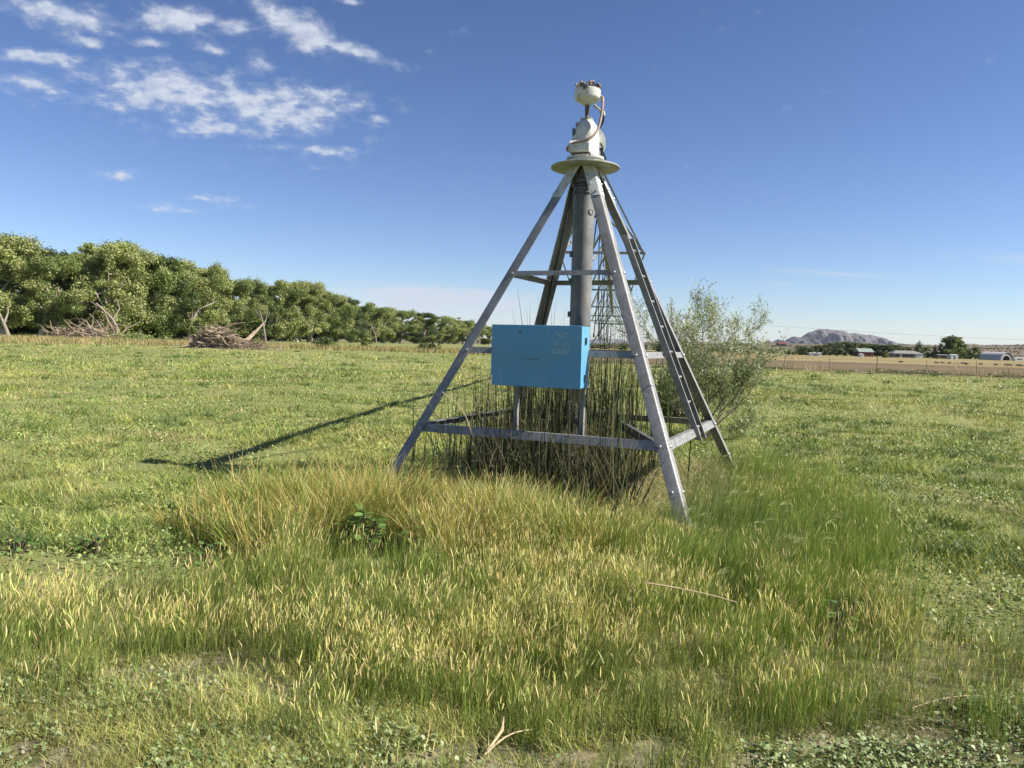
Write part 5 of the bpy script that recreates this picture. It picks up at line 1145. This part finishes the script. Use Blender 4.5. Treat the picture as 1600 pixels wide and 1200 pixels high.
# trees round the farm
FT = [(1231, 552, 546, 7, 'D'), (1238, 554, 549, 9, 'D'), (1252, 560, 541, 13, 'D'), (1262, 566, 543, 10, 'D'), (1274, 575, 540, 13, 'D'), (1288, 580, 539, 12, 'D'), (1297, 584, 535.5, 11, 'D'), (1308, 586, 535, 13, 'D'), (1320, 590, 533.5, 14, 'D'), (1333, 592, 535, 12, 'C'), (1347, 594, 536, 13, 'C'), (1359, 594, 537, 12, 'C'), (1370, 590, 538, 11, 'D'), (1380, 588, 538.5, 11, 'D'),
      (1393, 584, 538.5, 13, 'D'), (1402, 588, 539, 10, 'D'), (1418, 590, 542, 12, 'D'), (1436, 575, 531.5, 9, 'K'), (1449, 580, 542, 9, 'C'), (1461, 575, 537.5, 5, 'K'), (1471, 585, 541, 9, 'C'), (1488, 575, 525.5, 19, 'C'), (1479, 577, 531, 9, 'D'), (1499, 580, 533, 12, 'C'), (1508, 585, 543, 6, 'K'), (1515, 585, 543.5, 5, 'K'), (1525, 585, 542.5, 7, 'C'), (1532, 575, 552, 5, 'D'), (1384, 520, 550, 6, 'C'),
      (1208, 600, 546, 12, 'D'), (1060, 500, 531, 16, 'C'), (1030, 520, 537, 14, 'D'), (1000, 540, 538, 14, 'D'), (975, 560, 539, 16, 'D'), (945, 580, 538, 16, 'D'), (925, 600, 538, 16, 'D'), (1085, 540, 541, 14, 'D'), (1110, 560, 543, 16, 'D'), (1140, 570, 545, 14, 'D'), (1170, 590, 547, 12, 'D')]
fp = {}
where = {1436: 'tall dark conifer just right of the grey ranch house', 1461: 'slim conifer between the ranch house and the big round tree', 1488: 'biggest round-crowned tree above the white shed', 1508: 'small pointed conifer right of the big round tree', 1515: 'second pointed conifer right of the big round tree', 1384: 'pale green bush at the left end of the grey ranch house', 1060: 'bright tree seen through the right tower legs', 1532: 'small bush in front of the arched building', 1479: 'dark tree leaning out left of the biggest round tree', 1499: 'tree joined to the right side of the biggest round tree',
         1320: 'tallest tree in the belt left of the red barn', 1347: 'yellow-green tree directly behind the red barn', 1418: 'dark tree right behind the ranch house roof', 1231: 'small shrub at the left end of the farm tree belt', 1525: 'green tree left of the arched building'}
for i_, (px, d, tp, wd, kd) in enumerate(FT):
    loc, H = place(px, d, tp); H = max(H, 2.0)
    lab = where.get(px, None); grp = 'trees round the far farm'
    if lab is None:
        if px < 1215: grp = 'dark trees on the far horizon behind the tower'; lab = 'dark horizon tree seen behind the tower or bush, %s from the left' % NM[sorted(q_[0] for q_ in FT if q_[0] < 1215 and q_[0] not in where).index(px)]
        elif px < 1339: grp = 'belt trees left of the red barn'; lab = 'dark round tree of the belt left of the red barn, %s from the left' % NM[sorted(q_[0] for q_ in FT if 1215 <= q_[0] < 1339 and q_[0] not in where).index(px)]
        else: grp = 'farm trees between barn and arched building'; lab = 'green farm tree between the red barn and the arched building, %s from the left' % NM[sorted(q_[0] for q_ in FT if q_[0] >= 1339 and q_[0] not in where).index(px)]
    if kd not in fp:
        if kd == 'K':
            o = tag(empty('conifer_tree', loc), lab, 'tree', grp); rs = np.random.RandomState(3); MB().tube([(0, 0, -.3), (0, 0, 9)], [.25, .05], 6).build('trunk', M['bark'], o)
            bl = [(rs.normal(0, .25), rs.normal(0, .25), .8+9*t_, 2.6*(1-t_)**.8+.25) for t_ in np.linspace(0, .97, 16)]; v, q, c = crown_mesh('crown', bl, 2200, .26, PAL_D, 9, None, .5); fast_mesh('crown', v, q, M['leaf'], c, o)
        else: o = make_tree('farm_tree', lab, 'tree', 10, 9, 300+ord(kd), (0, 0), PAL_D if kd == 'D' else PAL_C[:3]+PAL_D, 4200, .30, loc, .14, grp, .3)
        fp[kd] = o
    else: o = copy_tree(fp[kd]); o['label'] = lab; o['group'] = grp
    k_ = 5.4 if kd == 'K' else 9; o.location = loc; o.scale = (wd/k_, wd/k_, H/10); o.rotation_euler = (0, 0, i_*1.3)

# desert scrub dots on the hillside, and farm fence line
def scrub():
    n = 5200; d = 700+NRG.rand(n)*1500; qx = .10+NRG.rand(n)*.70; x, y = qx*d, d; s_ = .7+1.3*NRG.rand(n)**2
    k = fbm(x, y, 150, 99) > .42; x, y, s_ = x[k], y[k], s_[k]; n = len(x)
    vs_, cs_ = [], []; base = on_ground(x, y, 0)
    u_ = unit_rows(NRG.normal(size=(n*9, 3))); b_ = np.repeat(base, 9, 0); ss = np.repeat(s_, 9)[:, None]; c = b_+u_*np.array([1, 1, .55])*ss*.7+np.array([0, 0, 1])*ss*.45
    t1 = unit_rows(np.cross(u_, NRG.normal(size=(n*9, 3)))); t2 = np.cross(unit_rows(u_), t1)
    v = np.stack([c-t1*ss*.6, c-t2*ss*.5, c+t1*ss*.6, c+t2*ss*.5], 1).reshape(-1, 3); col = np.repeat(pick([(.07, .08, .04), (.10, .10, .055)], n*9), 4, 0)
    tag(fast_mesh('desert_scrub', v, np.arange(n*36).reshape(-1, 4), M['leaf'], col), 'dark scrub dotting the tan hillside beyond the farm', 'scrub', kind='stuff')
scrub()
# overhead wire
a_, b_ = at(1150, 505, 330), at(1720, 536, 300); pts = []
for k in range(25): t_ = k/24; p = a_*(1-t_)+b_*t_; p[2] -= 1.2*math.sin(math.pi*t_)*.6; pts.append(p)
tag(MB().tube(pts, .035, 5).build('power_line', M['steel_dark']), 'thin overhead power line crossing the sky above the farm', 'power line')

# ---------------------------------------------------------------- air
hm = bpy.data.materials.new('haze'); hm.use_nodes = True; hn = NT(hm.node_tree); hn.n.remove(hn.n['Principled BSDF'])
pvn = hn.node('ShaderNodeVolumePrincipled'); pvn.inputs['Color'].default_value = (.72, .80, .95, 1); pvn.inputs['Density'].default_value = HAZE_D; pvn.inputs['Anisotropy'].default_value = .0
hn.l.new(pvn.outputs[0], hn.n['Material Output'].inputs['Volume'])
ho = MB().box((0, 11500, 165), (33000, 27000, 530)).build('haze', hm, smooth=False); ho['kind'] = 'stuff'
